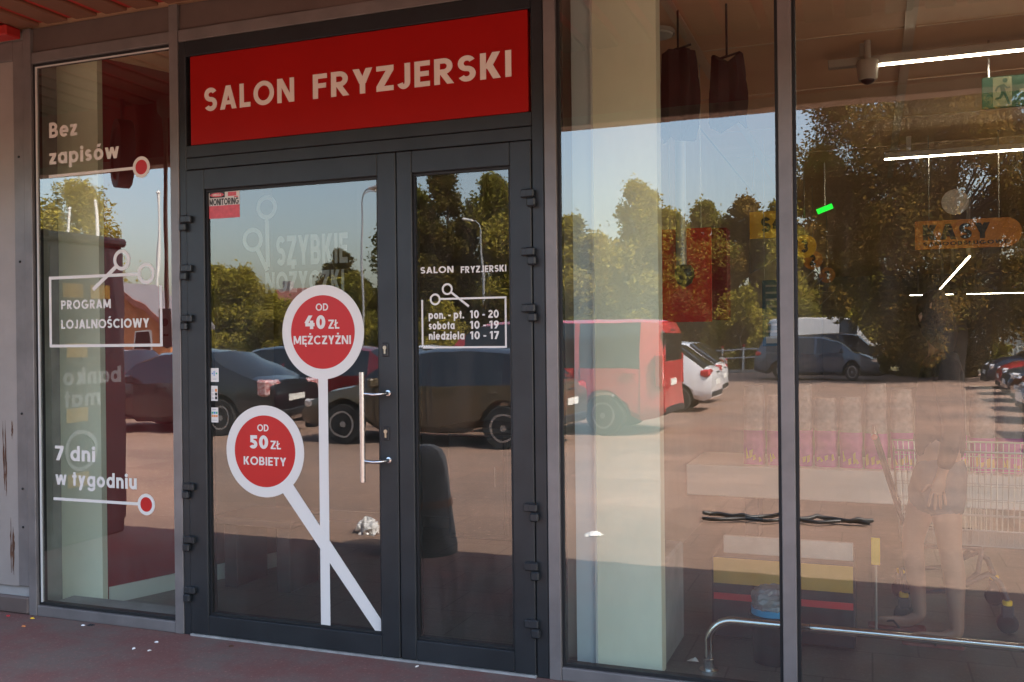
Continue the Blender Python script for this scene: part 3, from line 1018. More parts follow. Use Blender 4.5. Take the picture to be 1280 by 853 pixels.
t = thing('warning_sticker', 'white and red monitoring sticker in the top corner of the wide door leaf', 'sticker', (-3.15, YD, 2.27))
iv = Matrix.Translation((3.15, -YD, -2.27))
m = MB(); m.box(-3.2385, -3.046, YD - .0006, YD, 2.262, 2.332); part(m, 'paper', M['pale'], t, iv)
m = MB(); m.box(-3.2385, -3.046, YD - .0006, YD, 2.195, 2.2615)
m.disc(-3.187, 2.318, (.043, .0115), YD - .0018, YD - .0012, 30); m.box(-3.118, -3.066, YD - .0012, YD - .0007, 2.308, 2.329); m.box(-3.080, -3.056, YD - .0012, YD - .0007, 2.300, 2.306)
part(m, 'red_print', M['pink'], t, iv)
m = MB(); m.box(-3.234, -3.138, YD - .0011, YD - .0007, 2.303, 2.3315)
lettering('MONITORING', -3.235, -3.050, 2.264, .034, YD - .0008, None, s=.2, gap=.1, build=False, mb=m)
part(m, 'black_print', M['black'], t, iv)
m = MB(); lettering('UWAGA', -3.213, -3.161, 2.313, .0105, YD - .0019, None, s=.2, build=False, mb=m); part(m, 'lettering', M['white'], t, iv)

for lab, z0, z1, x1 in (('white sticker with a small blue contactless mark, topmost of three on the wide door leaf', 1.340, 1.412, -3.190),
                        ('white sticker with dark card squares, middle of three on the wide door leaf', 1.240, 1.319, -3.197),
                        ('white sticker with green and orange card squares, lowest of three on the wide door leaf', 1.127, 1.205, -3.195)):
    t = thing('payment_sticker', lab, 'sticker', (-3.22, YD, z0), group='payment stickers on the door glass')
    iv = Matrix.Translation((3.22, -YD, -z0))
    m = MB(); m.box(-3.2395, x1, YD - .0006, YD, z0, z1); part(m, 'paper', M['white'], t, iv)
    y = YD - .0007
    m = MB(); mats = [M['blueprint'], M['greenprint'], M['orangeprint'], M['black'], M['greyprint']]
    if 'contactless' in lab:
        m.disc(-3.229, z0 + .044, .004, y - .0004, y, 14, 0); m.box(-3.222, -3.219, y - .0004, y, z0 + .032, z0 + .056, 0); m.box(-3.216, -3.213, y - .0004, y, z0 + .030, z0 + .058, 0)
        m.disc(-3.203, z0 + .044, .005, y - .0004, y, 14, 1); m.box(-3.226, -3.204, y - .0004, y, z0 + .013, z0 + .016, 4)
    elif 'dark' in lab:
        for k in range(3):
            m.box(-3.214, -3.200, y - .0004, y, z0 + .008 + k * .020, z0 + .023 + k * .020, 2 if k == 2 else 3)
            m.box(-3.236, -3.219, y - .0004, y, z0 + .010 + k * .020, z0 + .013 + k * .020, 4); m.box(-3.236, -3.222, y - .0004, y, z0 + .017 + k * .020, z0 + .019 + k * .020, 4)
    else:
        for k in range(3):
            m.box(-3.236 + k * .013, -3.225 + k * .013, y - .0004, y, z0 + .045, z0 + .056, 1 if k != 1 else 0); m.box(-3.236 + k * .013, -3.225 + k * .013, y - .0004, y, z0 + .028, z0 + .039, 2)
        m.box(-3.232, -3.203, y - .0004, y, z0 + .010, z0 + .013, 4); m.box(-3.232, -3.208, y - .0004, y, z0 + .066, z0 + .069, 4)
    part(m, 'print', mats, t, iv)

# ================================================================== wall left of the front
t = thing('wall', 'weathered white panelled wall with rust streaks at the left end of the front', 'wall', (-5.6, 0, 0))
iv = Matrix.Translation((5.6, 0, 0))
m = MB(); m.box(-7.6, -4.505, 0.012, 0.11, 0.0, 3.343); part(m, 'wall_frame', M['conc'], t, iv)
m = MB(); m.bbox(-4.585, -4.5055, -0.010, 0.0115, 0.16, 3.285, .003); m.bbox(-7.6, -4.586, -0.010, 0.0115, 3.176, 3.285, .003); part(m, 'edge_trim', M['alu'], t, iv)
for z in (2.35, 1.9, 1.2, .7):
    m.lathe([(.006, 0), (.006, .004)], -4.545, -.0105, z, 10, 'y')
m = MB()
for z in (2.62, 2.02, 1.15, .72, .5):
    m.lathe([(.007, 0), (.007, .004), (.003, .006)], -4.545, -.0105, z, 10, 'y')
part(m, 'screw', M['gasket'], t, iv)
m = MB(); m.bbox(-7.6, -4.586, -0.004, 0.0115, 0.155, 3.175, .002); pn = part(m, 'panel', M['panelwhite'], t, iv)
m = MB()
rr = random.Random(3)
for cx, z0, z1, wd in ((-4.640, .20, .55, .026), (-4.690, .60, 1.15, .022), (-4.625, 1.0, 1.12, .010)):
    for k in range(5):
        a = cx + rr.uniform(-wd, wd) * .6
        n = 9
        zs_ = [z0 + (z1 - z0) * i / n + (rr.uniform(-.02, .02) if 0 < i < n else 0) for i in range(n + 1)]
        zz0 = rr.uniform(0, .35); zz1 = rr.uniform(.6, 1)
        L_, R_ = [], []
        for i in range(n + 1):
            f = i / n
            z = z0 + (z1 - z0) * (zz0 + (zz1 - zz0) * f)
            hw = wd * .28 * math.sin(math.pi * min(1, f * .97 + .03)) * rr.uniform(.3, 1.1) + .0006
            of = rr.uniform(-.003, .003)
            L_.append((a - hw + of, z)); R_.append((a + hw + of, z))
        for i in range(n):
            m.add([(L_[i][0], -.0046 - k * 2e-4, L_[i][1]), (R_[i][0], -.0046 - k * 2e-4, R_[i][1]), (R_[i + 1][0], -.0046 - k * 2e-4, R_[i + 1][1]), (L_[i + 1][0], -.0046 - k * 2e-4, L_[i + 1][1])], [(0, 1, 2, 3)])
m.build('rust_streak', M['rust'], pn)
m = MB(); m.bbox(-7.6, -4.506, -0.02, 0.0115, 0.0, 0.10, .01); part(m, 'plinth', M['alu_dark'], t, iv)

# ================================================================== canopy over the walkway
cp = thing('canopy', 'red canopy over the walkway with brown and red underside panels and a deep fascia', 'canopy', (-1, -0.9, 3.5))
iv = Matrix.Translation((1, 0.9, -3.5))
m = MB(); m.box(-10.5, 9, -1.60, -0.018, 3.39, 3.47); part(m, 'deck', M['canopydark'], cp, iv)
m = MB(); r_ = MB()
for i in range(92):
    x = -10.4 + i * .21
    m.bbox(x, x + .150, -1.598, -0.018, 3.345, 3.3895, .006)
    r_.box(x + .152, x + .208, -1.598, -0.018, 3.362, 3.3895)
part(m, 'underside_panel', M['canopydark'], cp, iv)
part(r_, 'red_strip', M['canopyred'], cp, iv)
m = MB(); m.bbox(-10.5, 9, -1.68, -1.601, 2.935, 3.62, .008); part(m, 'fascia', M['canopyred'], cp, iv)
m = MB(); m.bbox(-10.5, 9, -1.70, -1.56, 2.875, 2.934, .006); part(m, 'edge_trim', M['canopytrim'], cp, iv)
m = MB(); m.bbox(-10.4, -4.51, -0.12, -0.018, 3.287, 3.344, .006); part(m, 'beam', M['canopyred'], cp, iv)

t = thing('hanging_sign', 'dark round sign hanging under the canopy edge, mirrored in the left window', 'sign', (-5.13, -1.40, 2.94))
for nm, r0, r1, a, mt in (('rim', .25, .19, .05, 'darkgrey'), ('face', .1895, 0, .035, 'blackplastic')):
    m = MB()
    if r1:
        m.ring(0, 0, r0, r1, -a, a)
    else:
        m.disc(0, 0, r0, -a, a)
    o = m.build(nm, M[mt], t); o.rotation_euler = (0, 0, R(38))
m = MB(); m.tube([(0, 0, .245), (0, 0, .404)], .014, 10); m.build('hanger', M['darkgrey'], t, 40)
t = thing('hanging_plate', 'small white plate at the end of a slim pale rod hanging from the canopy', 'sign', (-4.78, -1.45, 3.345))
m = MB(); m.tube([(0, 0, -.001), (0, 0, -1.84)], .016, 12); m.build('rod', M['canopytrim'], t, 40)
m = MB(); m.lathe([(.02, -.16), (.05, -.12), (.055, -.05), (.03, -.005)], 0, 0, 0, 16); m.build('collar', M['canopytrim'], t, 40)
m = MB(); m.bbox(-.055, .055, .017, .026, -1.83, -1.55, .003); o = m.build('plate', M['wallwhite'], t)
m = MB(); m.disc(0, -1.65, .03, .0265, .0275, 20); m.box(-.03, .03, .0265, .0275, -1.75, -1.735); m.build('print', M['black'], o)

# the cash machine kiosk under the canopy, seen only in the left pane
t = thing('cash_machine', 'dark cash machine kiosk under the canopy, mirrored in the narrow lettered window', 'kiosk', (-6.1, -1.66, 0))
iv = Matrix.Translation((6.1, 1.66, 0))
m = MB(); m.bbox(-6.5, -5.735, -2.05, -1.26, .0, 2.33, .02); part(m, 'cabinet', M['kiosk'], t, iv)
m = MB(); m.bbox(-6.55, -5.70, -2.07, -1.24, 2.331, 2.40, .02); part(m, 'top_cap', M['kiosk'], t, iv)
f = bpy.data.objects.new('front_panel', None); COL.objects.link(f); f.parent = t; f.location = (.367, 0, 0); f.rotation_euler = (0, 0, R(90))
m = MB(); m.box(-.37, .37, -.012, -.001, .12, 2.28); m.build('panel', mat('kiosk front', (.030, .020, .026), .5, var=.08, scale=3), f)
for x0_, x1_, z in ((.02, .24, 1.44), (.02, .24, .94), (.02, .24, .44), (-.22, -.02, 1.90), (.06, .26, 1.90)):
    m = MB(); m.bbox(x0_, x1_, -.018, -.0125, z, z + .11, .002); m.build('yellow_plate', M['bandyellow'], f)
m = MB(); lettering('banko', -.33, .27, 1.23, .13, -.0128, None, s=.2, build=False, mb=m); lettering('mat', -.10, .26, 1.06, .13, -.0128, None, s=.2, build=False, mb=m)
part(m, 'lettering', M['greyprint'], f)
m = MB(); m.ring(.10, .72, .16, .13, -.018, -.0125); m.build('emblem', M['greyprint'], f)

t = thing('bollard', 'dark tapered concrete bollard with rounded top at the edge of the shade', 'bollard', (-3.07, -2.16, 0))
m = MB(); m.lathe([(.245, 0), (.245, .05), (.235, .10), (.185, .60), (.17, .69), (.14, .745), (.08, .775), (.01, .78)], 0, 0, 0, 28)
m.build('body', mat('dark bollard', (.05, .052, .06), .8, var=.25, scale=10, bump=.3), t, 50)
m = MB(); m.lathe([(.2185, .34), (.2195, .345), (.2145, .385), (.213, .39)], 0, 0, 0, 28); m.build('band', M['rust'], t, 40)

# ================================================================== inside the hairdresser
# a clear panel with the pale scissors emblem hangs a little behind the wide door leaf
t = thing('suspended_sign', 'clear panel with pale scissors and capitals SZYBKIE NOŻYCZKI behind the wide door leaf', 'sign', (-3.1, .6, 3.24))
iv = Matrix.Translation((3.1, -.6, -3.24))
m = MB(); m.box(-3.50, -2.70, .602, .606, 1.76, 2.46); part(m, 'sheet', clear_mat('clear acrylic', (.97, .97, .97)), t, iv)
mb = lettering('SZYBKIE', -3.235, -2.76, 1.99, .172, .6015, None, s=.19, build=False, t=.001)
lettering('NOŻYCZKI', -3.315, -2.785, 1.832, .122, .6015, None, s=.2, build=False, t=.001, mb=mb)
part(mb, 'lettering', M['greyprint'], t, iv)
m = MB(); m.ring(-3.30, 2.335, .070, .046, .6005, .6015); m.ring(-3.40, 2.15, .070, .046, .6005, .6015)
bar2(m, (-3.30, 2.265), (-3.295, 1.985), .026, .6015, .001); bar2(m, (-3.365, 2.09), (-3.30, 1.965), .026, .6001, .001)
part(m, 'scissors', M['greyprint'], t, iv)
for x in (-3.45, -2.75):
    m = MB(); m.tube([(x, .604, 2.4605), (x, .604, 3.238)], .002, 6); part(m, 'cord', M['wire'], t, iv)

# waiting bench against the red wall and a styling cabinet
t = thing('bench', 'dark bench with slab legs beside the red wall and white skirting', 'bench', (-3.62, 1.0, 0))
iv = Matrix.Translation((3.62, -1.0, 0))
m = MB(); m.bbox(-3.90, -3.30, .82, 1.22, .40, .45, .01); part(m, 'seat', M['darkwood'], t, iv)
for x in (-3.83, -3.44):
    m = MB(); m.bbox(x, x + .10, .86, 1.18, 0.0, .399, .006); part(m, 'leg', M['darkwood'], t, iv)
t = thing('styling_cabinet', 'low dark styling cabinet deep inside the hairdresser', 'cabinet', (-2.3, 2.7, 0))
iv = Matrix.Translation((2.3, -2.7, 0))
m = MB(); m.bbox(-3.0, -1.6, 2.45, 2.95, 0.05, .85, .01); part(m, 'body', M['darkwood'], t, iv)
m = MB(); m.bbox(-3.05, -1.55, 2.40, 2.96, .851, .89, .006); part(m, 'top', M['walldark'], t, iv)
for x in (-2.98, -2.51, -2.04):
    m = MB(); m.bbox(x, x + .44, 2.43, 2.449, .09, .82, .004); d = part(m, 'door', M['darkwood'], t, iv)
    m = MB(); m.tube([(x + .38, 2.415, .45), (x + .38, 2.415, .60)], .006, 8); m.build('handle', M['steel'], d)

# ================================================================== inside the supermarket
# LED light lines under the ceiling
def light_line(lab, a, b, zc, lit0=0.0, group='LED light lines under the ceiling'):
    a, b = Vector(a), Vector(b)
    L = (b - a).length
    ang = math.atan2(b.y - a.y, b.x - a.x)
    t = thing('light_fixture', lab, 'ceiling light', a, ang, group)
    m = MB(); m.bbox(0, L, -.03, .03, .005, .055, .006); m.build('housing', M['camwhite'], t)
    x = lit0
    while x < L - .3:
        m = MB(); m.bbox(x, min(x + 1.48, L - .01), -.010, .010, -.006, .0045, .003); m.build('tube', M['led'], t)
        x += 1.5
    k = 0.2
    while k < L:
        m = MB(); m.box(k - .02, k + .02, -.025, .025, .0555, zc - a.z); m.build('bracket', M['camwhite'], t)
        k += max(2.0, L / 3)


light_line('thick lit tube nearest the glass, above the small dome camera', (-.22, 2.0, 3.165), (5.2, 2.0, 3.165), 3.30, .27)
light_line('long lit tube seen through the tree below the exit sign', (.14, 5.0, 3.115), (6.2, 5.0, 3.115), 3.30)
light_line('slanting lit tube running back into the shop', (1.20, 9.2, 2.53), (1.52, 21.0, 2.60), 3.30, 0, 'LED light lines deep in the shop')
light_line('thin far lit line, left one of two at the back of the shop', (.98, 22.2, 2.55), (2.0, 22.2, 2.55), 3.30, 0, 'LED light lines deep in the shop')
light_line('thin far lit line, right one of two at the back of the shop', (2.30, 22.2, 2.55), (5.2, 22.2, 2.55), 3.30, 0, 'LED light lines deep in the shop')

t = thing('dome_camera', 'small off-white camera under the nearest ceiling light', 'camera', (.005, 1.93, 3.297))
m = MB(); m.lathe([(.048, -.235), (.056, -.225), (.060, -.17), (.064, -.13), (.060, -.12), (.02, -.115), (.02, -.0)], 0, 0, 0, 24); m.build('body', M['camwhite'], t, 40)
m = MB(); m.lathe([(.006, -.262), (.022, -.256), (.036, -.246), (.041, -.2355)], 0.0, -.010, 0, 20); m.build('lens', M['blackplastic'], t, 60)

t = thing('exit_sign', 'green exit sign with a pale running figure, hanging from the ceiling', 'sign', (.80, 2.2, 2.89))
iv = Matrix.Translation((-.80, -2.2, -2.89))
m = MB(); m.bbox(.642, 1.02, 2.19, 2.215, 2.888, 3.075, .004); part(m, 'plate', M['exitgreen'], t, iv)
m = MB(); m.box(.70, .80, 2.1865, 2.1895, 2.895, 3.068); pc = part(m, 'pictogram', M['exitwhite'], t, iv)
m = MB(); y = 2.186
m.disc(.764, 3.047, .0135, y - .001, y, 16)
m.prism([(.735, 3.02), (.757, 3.028), (.768, 2.975), (.752, 2.965), (.742, 2.975)], y - .001, y)
bar2(m, (.745, 3.02), (.722, 3.008), .011, y - .0012); bar2(m, (.722, 3.008), (.713, 2.985), .010, y - .0022)
bar2(m, (.756, 3.022), (.775, 3.00), .010, y - .0012); bar2(m, (.775, 3.0), (.790, 3.004), .009, y - .0022)
bar2(m, (.760, 2.972), (.775, 2.938), .014, y - .0012); bar2(m, (.773, 2.94), (.787, 2.905), .012, y - .0022)
bar2(m, (.750, 2.970), (.735, 2.942), .014, y - .0012); bar2(m, (.736, 2.944), (.710, 2.940), .012, y - .0022)
m.build('running_figure', M['exitgreen'], pc)
m = MB(); bar2(m, (.84, 2.98), (.97, 2.98), .022, 2.1895); m.prism([(.93, 3.02), (.985, 2.98), (.93, 2.94)], 2.1855, 2.188); part(m, 'arrow', M['exitwhite'], t, iv)
for x in (.68, .98):
    m = MB(); m.tube([(x, 2.203, 3.0755), (x, 2.203, 3.298)], .006, 8); part(m, 'hanger', M['steel'], t, iv)

# hanging checkout numbers
def number_sign(txt, x, y, z, wd, ht, lab, roundc, mt):
    t = thing('checkout_sign', lab, 'sign', (x, y, z), 0, 'checkout number signs')
    m = MB()
    if roundc:
        m.disc(0, 0, ht / 2, -.012, .012, 36)
    else:
        m.bbox(-wd / 2, wd / 2, -.012, .012, -ht / 2, ht / 2, .004)
    p = m.build('board', M[mt], t)
    n = .55 * ht
    lw = wd * (.50 if len(txt) > 1 else .0) or n * .55
    mb = lettering(txt, -lw / 2, lw / 2, -n / 2, n, -.0122, None, s=.24, build=False, t=.002)
    mb.build('lettering', M['black'], t)
    for s_ in ((-.4, .4) if not roundc else (0,)):
        m = MB(); m.tube([(s_ * wd, 0, ht / 2 - .002), (s_ * wd, 0, 3.297 - z)], .004, 6); m.build('hanger', M['wire'], t)
    m = MB(); m.tube([(-wd / 2, 0, -ht / 2 - .32), (wd / 2, 0, -ht / 2 - .32 + .22)], .008, 6); m.tube([(-wd / 2, 0, -ht / 2 - .32), (-wd / 2, 0, -ht / 2 + .001)], .005, 6)
    m.build('arm', M['wire'], t)


number_sign('S4', -.83, 5.0, 2.585, .42, .25, 'rectangular yellow hanging board reading S4 beside the slim window post', False, 'yellow')
number_sign('3', -.61, 6.0, 2.46, .235, .235, 'round yellow hanging sign reading 3, nearest of three round ones', True, 'yellow')
number_sign('2', -.61, 7.5, 2.43, .22, .22, 'round orange hanging sign reading 2', True, 'orange')
number_sign('1', -.53, 9.5, 2.37, .21, .21, 'round orange hanging sign reading 1, lowest and farthest', True, 'orange')

t = thing('checkout_lamp', 'lit green tilted lamp at a checkout', 'lamp', (-.41, 6.0, 2.83))
m = MB(); m.tube([(-.075, 0, -.027), (.075, 0, .027)], .027, 16); m.build('lamp', M['ledgreen'], t, 40)
m = MB(); m.tube([(0, 0, .030), (0, 0, .466)], .008, 8); m.build('hanger', M['wire'], t)

t = thing('checkout_banner', 'wide orange board reading KASY with a round emblem above it', 'sign', (.80, 5.0, 2.42))
iv = Matrix.Translation((-.80, -5.0, -2.42))
m = MB(); m.prism([(.385, 2.545), (1.16, 2.545)] + [(1.10 + .125 * math.cos(R(a)), 2.42 + .125 * math.sin(R(a))) for a in range(80, -91, -10)] + [(.385, 2.295)], 4.99, 5.01); part(m, 'board', M['orange'], t, iv)
mb = lettering('KASY', .45, .98, 2.375, .135, 4.989, None, s=.24, build=False, t=.003)
lettering('SAMOOBSŁUGOWE', .45, 1.12, 2.325, .032, 4.989, None, s=.2, build=False, t=.003, mb=mb)
part(mb, 'lettering', M['black'], t, iv)
m = MB(); m.disc(.71, 2.70, .11, 4.99, 5.01, 40); part(m, 'emblem', M['pale'], t, iv)
for x in (.5, 1.05):
    m = MB(); m.tube([(x, 5.0, 2.5455), (x, 5.0, 3.297)], .005, 6); part(m, 'hanger', M['wire'], t, iv)

# posters
t = thing('hanging_poster', 'bright red poster hanging inside, behind a round ceiling camera on a stalk', 'poster', (-1.1, 3.2, 1.9))
iv = Matrix.Translation((1.1, -3.2, -1.9))
m = MB(); m.bbox(-1.262, -.935, 1.99, 2.005, 1.645, 2.245, .003)
o = part(m, 'sheet', M['posterred'], t, iv); 
m = MB(); m.bbox(-.934, -.84, 2.0, 2.16, 1.655, 2.24, .003, None); part(m, 'side_panel', M['wallred'], t, iv)
for x in (-1.2, -1.0):
    m = MB(); m.tube([(x, 1.997, 2.2455), (x, 1.997, 3.297)], .0035, 6); part(m, 'cord', M['wire'], t, iv)
t = thing('stalk_camera', 'dark ball camera on a grey stalk in front of the red poster', 'camera', (-1.115, 1.93, 3.297))
m = MB(); m.tube([(0, 0, 0), (0, 0, -1.30)], .034, 14); m.build('stalk', M['galv'], t, 40)
m = MB(); m.lathe([(.012, -1.43), (.045, -1.405), (.062, -1.36), (.060, -1.32), (.04, -1.29)], .02, 0, 0, 22); m.build('ball', M['blackplastic'], t, 60)
t = thing('blue_poster', 'dark blue notice board with pale lines beside the slim window post', 'poster', (-.77, 4.5, 1.75))
iv = Matrix.Translation((.77, -4.5, -1.75))
m = MB(); m.bbox(-.88, -.60, 4.49, 4.505, 1.46, 2.04, .003); part(m, 'sheet', M['bluecard'], t, iv)
m = MB()
for k, z in enumerate((1.98, 1.92, 1.86, 1.80, 1.70, 1.64, 1.58)):
    m.box(-.85, -.85 + .2 - .03 * (k % 3), 4.486, 4.4898, z, z + .018)
part(m, 'print', M['greyprint'], t, iv)
m = MB(); m.box(-.85, -.74, 4.485, 4.4895, 1.485, 1.545); part(m, 'price_card', M['pale'], t, iv)
m = MB(); m.tube([(-.86, 4.497, 2.0405), (-.86, 4.497, 3.297)], .004, 6); m.tube([(-.62, 4.497, 2.0405), (-.62, 4.497, 3.297)], .004, 6); part(m, 'cord', M['wire'], t, iv)

# dark garments on hangers near the glass
for lab, x, zt, wd, ht, pk in (('dark red bundle of cloth hanging on a hook, left of two behind the glass', -.94, 3.07, .20, .44, 0), ('dark cloth bag with two points hanging on a hook, right of two behind the glass', -.685, 3.00, .185, .34, 1)):
    t = thing('hanging_cloth', lab, 'cloth', (x, .95, 3.29), 0, 'dark cloths hanging behind the glass')
    m = MB(); m.tube([(0, 0, 0), (0, 0, zt - 3.29 + .02), (-.06, 0, zt - 3.29 + .0), (.07, 0, zt - 3.29 + .03)], .006, 8); m.build('hook', M['blackplastic'], t)
    m = MB(); n = 22; vs = []; rows = 8
    for r_ in range(rows + 1):
        f = r_ / rows
        for i in range(n):
            a = 2 * math.pi * i / n
            rx = wd / 2 * (.80 + .20 * min(1, f * 3)) * (1 + .13 * math.sin(5 * a + r_ * .35) + .05 * math.sin(9 * a - r_))
            ry = .05 * (1 + .45 * math.sin(6 * a + 1))
            zz = zt - 3.29 - f * ht * (1 + .10 * math.sin(3 * a + 2 * pk))
            if r_ == 0 and pk:
                zz += .05 * abs(math.cos(a)) ** 3 - .02
            vs.append((rx * math.cos(a), ry * math.sin(a), zz))
    fs = [(r_ * n + i, r_ * n + (i + 1) % n, (r_ + 1) * n + (i + 1) % n, (r_ + 1) * n + i) for r_ in range(rows) for i in range(n)]
    fs += [tuple(range(n)), tuple(range((rows + 1) * n - 1, rows * n - 1, -1))]
    m.add(vs, fs); m.build('cloth', M['fabric'], t, 60)
t = thing('ceiling_lamp', 'flat round pale ceiling lamp near the pale column', 'ceiling light', (-1.12, 1.25, 3.29))
m = MB(); m.lathe([(.07, -.035), (.092, -.028), (.098, -.004)], 0, 0, 0, 32); m.build('cover', M['pale'], t, 40)
m = MB(); m.ring(0, 0, .106, .099, -.022, 0); o = m.build('rim', M['camwhite'], t); o.rotation_euler = (R(90), 0, 0); o.location = (0, 0, 0)

# long grey counter with sacks standing on it
t = thing('counter', 'long pale grey low counter across the shop', 'counter', (1.2, 3.4, 0))
iv = Matrix.Translation((-1.2, -3.4, 0))
m = MB(); m.bbox(-1.30, 5.0, 3.05, 3.85, .36, .590, .006); part(m, 'top', M['counter'], t, iv)
for x in (-.9, .5, 1.9, 3.3, 4.6):
    m = MB(); m.bbox(x, x + .10, 3.30, 3.60, 0.0, .359, .004); part(m, 'leg', M['darkgrey'], t, iv)
rr = random.Random(5)
SACKLAB = ['magenta sack with yellow print, %s' % s for s in (
    'first in the row, next to the red van reflection', 'second from the left end of the row on the counter', 'third from the left end of the row on the counter', 'just left of the slim window post', 'hidden partly by the slim window post', 'just right of the slim window post',
    'seventh in the row on the grey counter', 'in the middle of the right window', 'fourth from the right end of the row', 'third from the right end of the row', 'second from the right end of the row', 'last in the row at the right end')]
for i in range(12):
    x = -1.02 + .20 + i * .172
    t = thing('product_sack', SACKLAB[i], 'sack', (x, 3.25, .5905), R(rr.uniform(-4, 4)), 'sacks in a row on the grey counter')
    for nm, z0, z1, mt, wd in (('sack_base', 0.0, .245 + rr.uniform(-.02, .02), 'packpink', .078), ('sack_top', None, .56 + rr.uniform(-.06, .05), 'packgrey', .075)):
        if z0 is None:
            z0 = prev + .0005
        prev = z1
        m = MB(); vs = []; n = 20; rows = 7
        for r_ in range(rows + 1):
            f = r_ / rows
            sc_ = 1 - .07 * math.sin(f * 9 + i) * .6 - (.25 * max(0, f - .7) if nm == 'sack_top' else 0)
            for k in range(n):
                a = 2 * math.pi * k / n
                c_, s_ = math.cos(a), math.sin(a)
                e = .55
                vs.append((wd * sc_ * math.copysign(abs(c_) ** e, c_), .10 * sc_ * math.copysign(abs(s_) ** e, s_), z0 + (z1 - z0) * f + .006 * math.sin(5 * a + i) * (1 if 0 < r_ < rows else 0)))
        fs = [(r_ * n + k, r_ * n + (k + 1) % n, (r_ + 1) * n + (k + 1) % n, (r_ + 1) * n + k) for r_ in range(rows) for k in range(n)]
        fs += [tuple(range(n - 1, -1, -1)), tuple(range(rows * n, (rows + 1) * n))]
        m.add(vs, fs); m.build(nm, M[mt], t, 50)
    m = MB()
    for k in range(4):
        px_ = -.05 + .033 * k + rr.uniform(-.01, .01); pz_ = .02 + rr.uniform(0, .03); ph_ = rr.uniform(.03, .09)
        m.prism([(px_ - .008, pz_), (px_ + .010, pz_ + .01), (px_ + rr.uniform(-.01, .02), pz_ + ph_), (px_ - .012, pz_ + ph_ * .8)], -.1085 - k * .001, -.100)
    m.build('print', M['packyellow'], t)

# low dark stand with yellow and red bands near the glass
t = thing('promotion_stand', 'low dark stand with a yellow band and a red stripe behind the steel guard rail', 'display stand', (-.42, .95, 0))
iv = Matrix.Translation((.42, -.95, 0))
m = MB(); m.bbox(-.765, -.075, .795, 1.25, .02, .425, .008); part(m, 'cabinet', M['blackplastic'], t, iv)
m = MB(); m.box(-.755, -.085, .788, .7945, .295, .424); part(m, 'yellow_band', M['bandyellow'], t, iv)
m = MB(); m.box(-.755, -.085, .789, .7945, .212, .245); part(m, 'red_stripe', M['stripe'], t, iv)
m = MB(); m.bbox(-.72, -.085, .90, .93, .4255, .515, .003); part(m, 'back_card', M['greycard'], t, iv)
t = thing('price_tag', 'small yellowish tag standing right of the dark stand', 'tag', (.02, 1.15, 0))
m = MB(); m.bbox(-.022, .022, -.008, .008, .36, .50, .003); m.build('tag', M['yellow'], t)
m = MB(); m.tube([(0, 0, .012), (0, 0, .3595)], .007, 8); m.build('stem', M['wire'], t)
m = MB(); m.lathe([(.07, 0), (.07, .008), (.02, .0118)], 0, 0, 0, 18); m.build('foot', M['darkgrey'], t)

# guard rail
t = thing('guard_rail', 'low bent stainless steel guard rail on the tiled floor behind the glass', 'rail', (-.71, .34, 0))
iv = Matrix.Translation((.71, -.34, 0))
pth = [(-.712, .34, .02), (-.710, .34, .12)] + [(-.712 + .115 - .115 * math.cos(R(a)), .34, .125 + .115 * math.sin(R(a))) for a in range(10, 91, 10)] + [(-.39, .34, .240), (-.32, .34, .2405)]
m = MB(); m.tube(pth, .019, 16); m.tube([(-.315, .34, .2405), (-.262, .34, .2405)], .0165, 16); m.tube([(-.26, .34, .2405), (.60, .34, .2405), (2.4, .34, .2405)], .019, 16); part(m, 'pipe', M['chrome'], t, iv, 50)
for x in (-.712, 1.2, 2.3):
    m = MB(); m.lathe([(.045, 0), (.045, .006), (.024, .010), (.024, .055), (.0195, .058)], x, .34, 0, 20); part(m, 'base_cup', M['steel'], t, iv, 40)
for x in (1.2, 2.3):
    m = MB(); m.tube([(x, .34, .0585), (x, .34, .222)], .016, 12); part(m, 'stand', M['chrome'], t, iv, 50)

t = thing('waste_bin', 'small black bin with a clear bag of rubbish standing behind the guard rail', 'bin', (-.445, .55, 0))
m = MB(); m.lathe([(.075, 0), (.085, .004), (.100, .215), (.106, .218), (.106, .232), (.097, .232), (.09, .21), (.07, .01)], 0, 0, 0, 28); m.build('tub', M['blackplastic'], t, 40)
t = thing('rubbish_bag', 'crumpled clear plastic bag with a blue rim, stuffed in the black bin', 'bag', (-.445, .55, .2325))
rr = random.Random(8)
m = MB(); vs = []; n = 26; rows = 9
for r_ in range(rows + 1):
    f = r_ / rows
    for k in range(n):
        a = 2 * math.pi * k / n
        q = .088 * (1.05 - .95 * max(0, f - .35) ** 1.6) * (1 + rr.uniform(-.09, .09))
        vs.append((q * math.cos(a), q * math.sin(a), .03 + .095 * math.sin(f * math.pi / 2) + rr.uniform(-.006, .006)))
fs = [(r_ * n + k, r_ * n + (k + 1) % n, (r_ + 1) * n + (k + 1) % n, (r_ + 1) * n + k) for r_ in range(rows) for k in range(n)] + [tuple(range(rows * n, (rows + 1) * n))]
m.add(vs, fs); m.build('film', M['bagclear'], t)
m = MB(); m.lathe([(.096, 0.0005), (.097, .030), (.090, .030)], 0, 0, 0, 28); m.build('rim', M['bagblue'], t, 40)
t = thing('paper_scrap', 'crumpled pale scrap on the floor beside the foot of the guard rail', 'litter', (-.80, .42, .002))
m = MB(); m.add([(-.03, 0, .002), (.0, -.02, .012), (.03, 0, .004), (.01, .02, .018), (-.015, .015, .008), (0, 0, .0)], [(0, 1, 3, 4), (1, 2, 3), (0, 5, 1), (1, 5, 2), (2, 5, 3), (3, 5, 4), (4, 5, 0)]); m.build('scrap', M['litter'], t)

# ================================================================== vehicles (profile lofts with their own glass, wheels, lamps)
CARN = {}


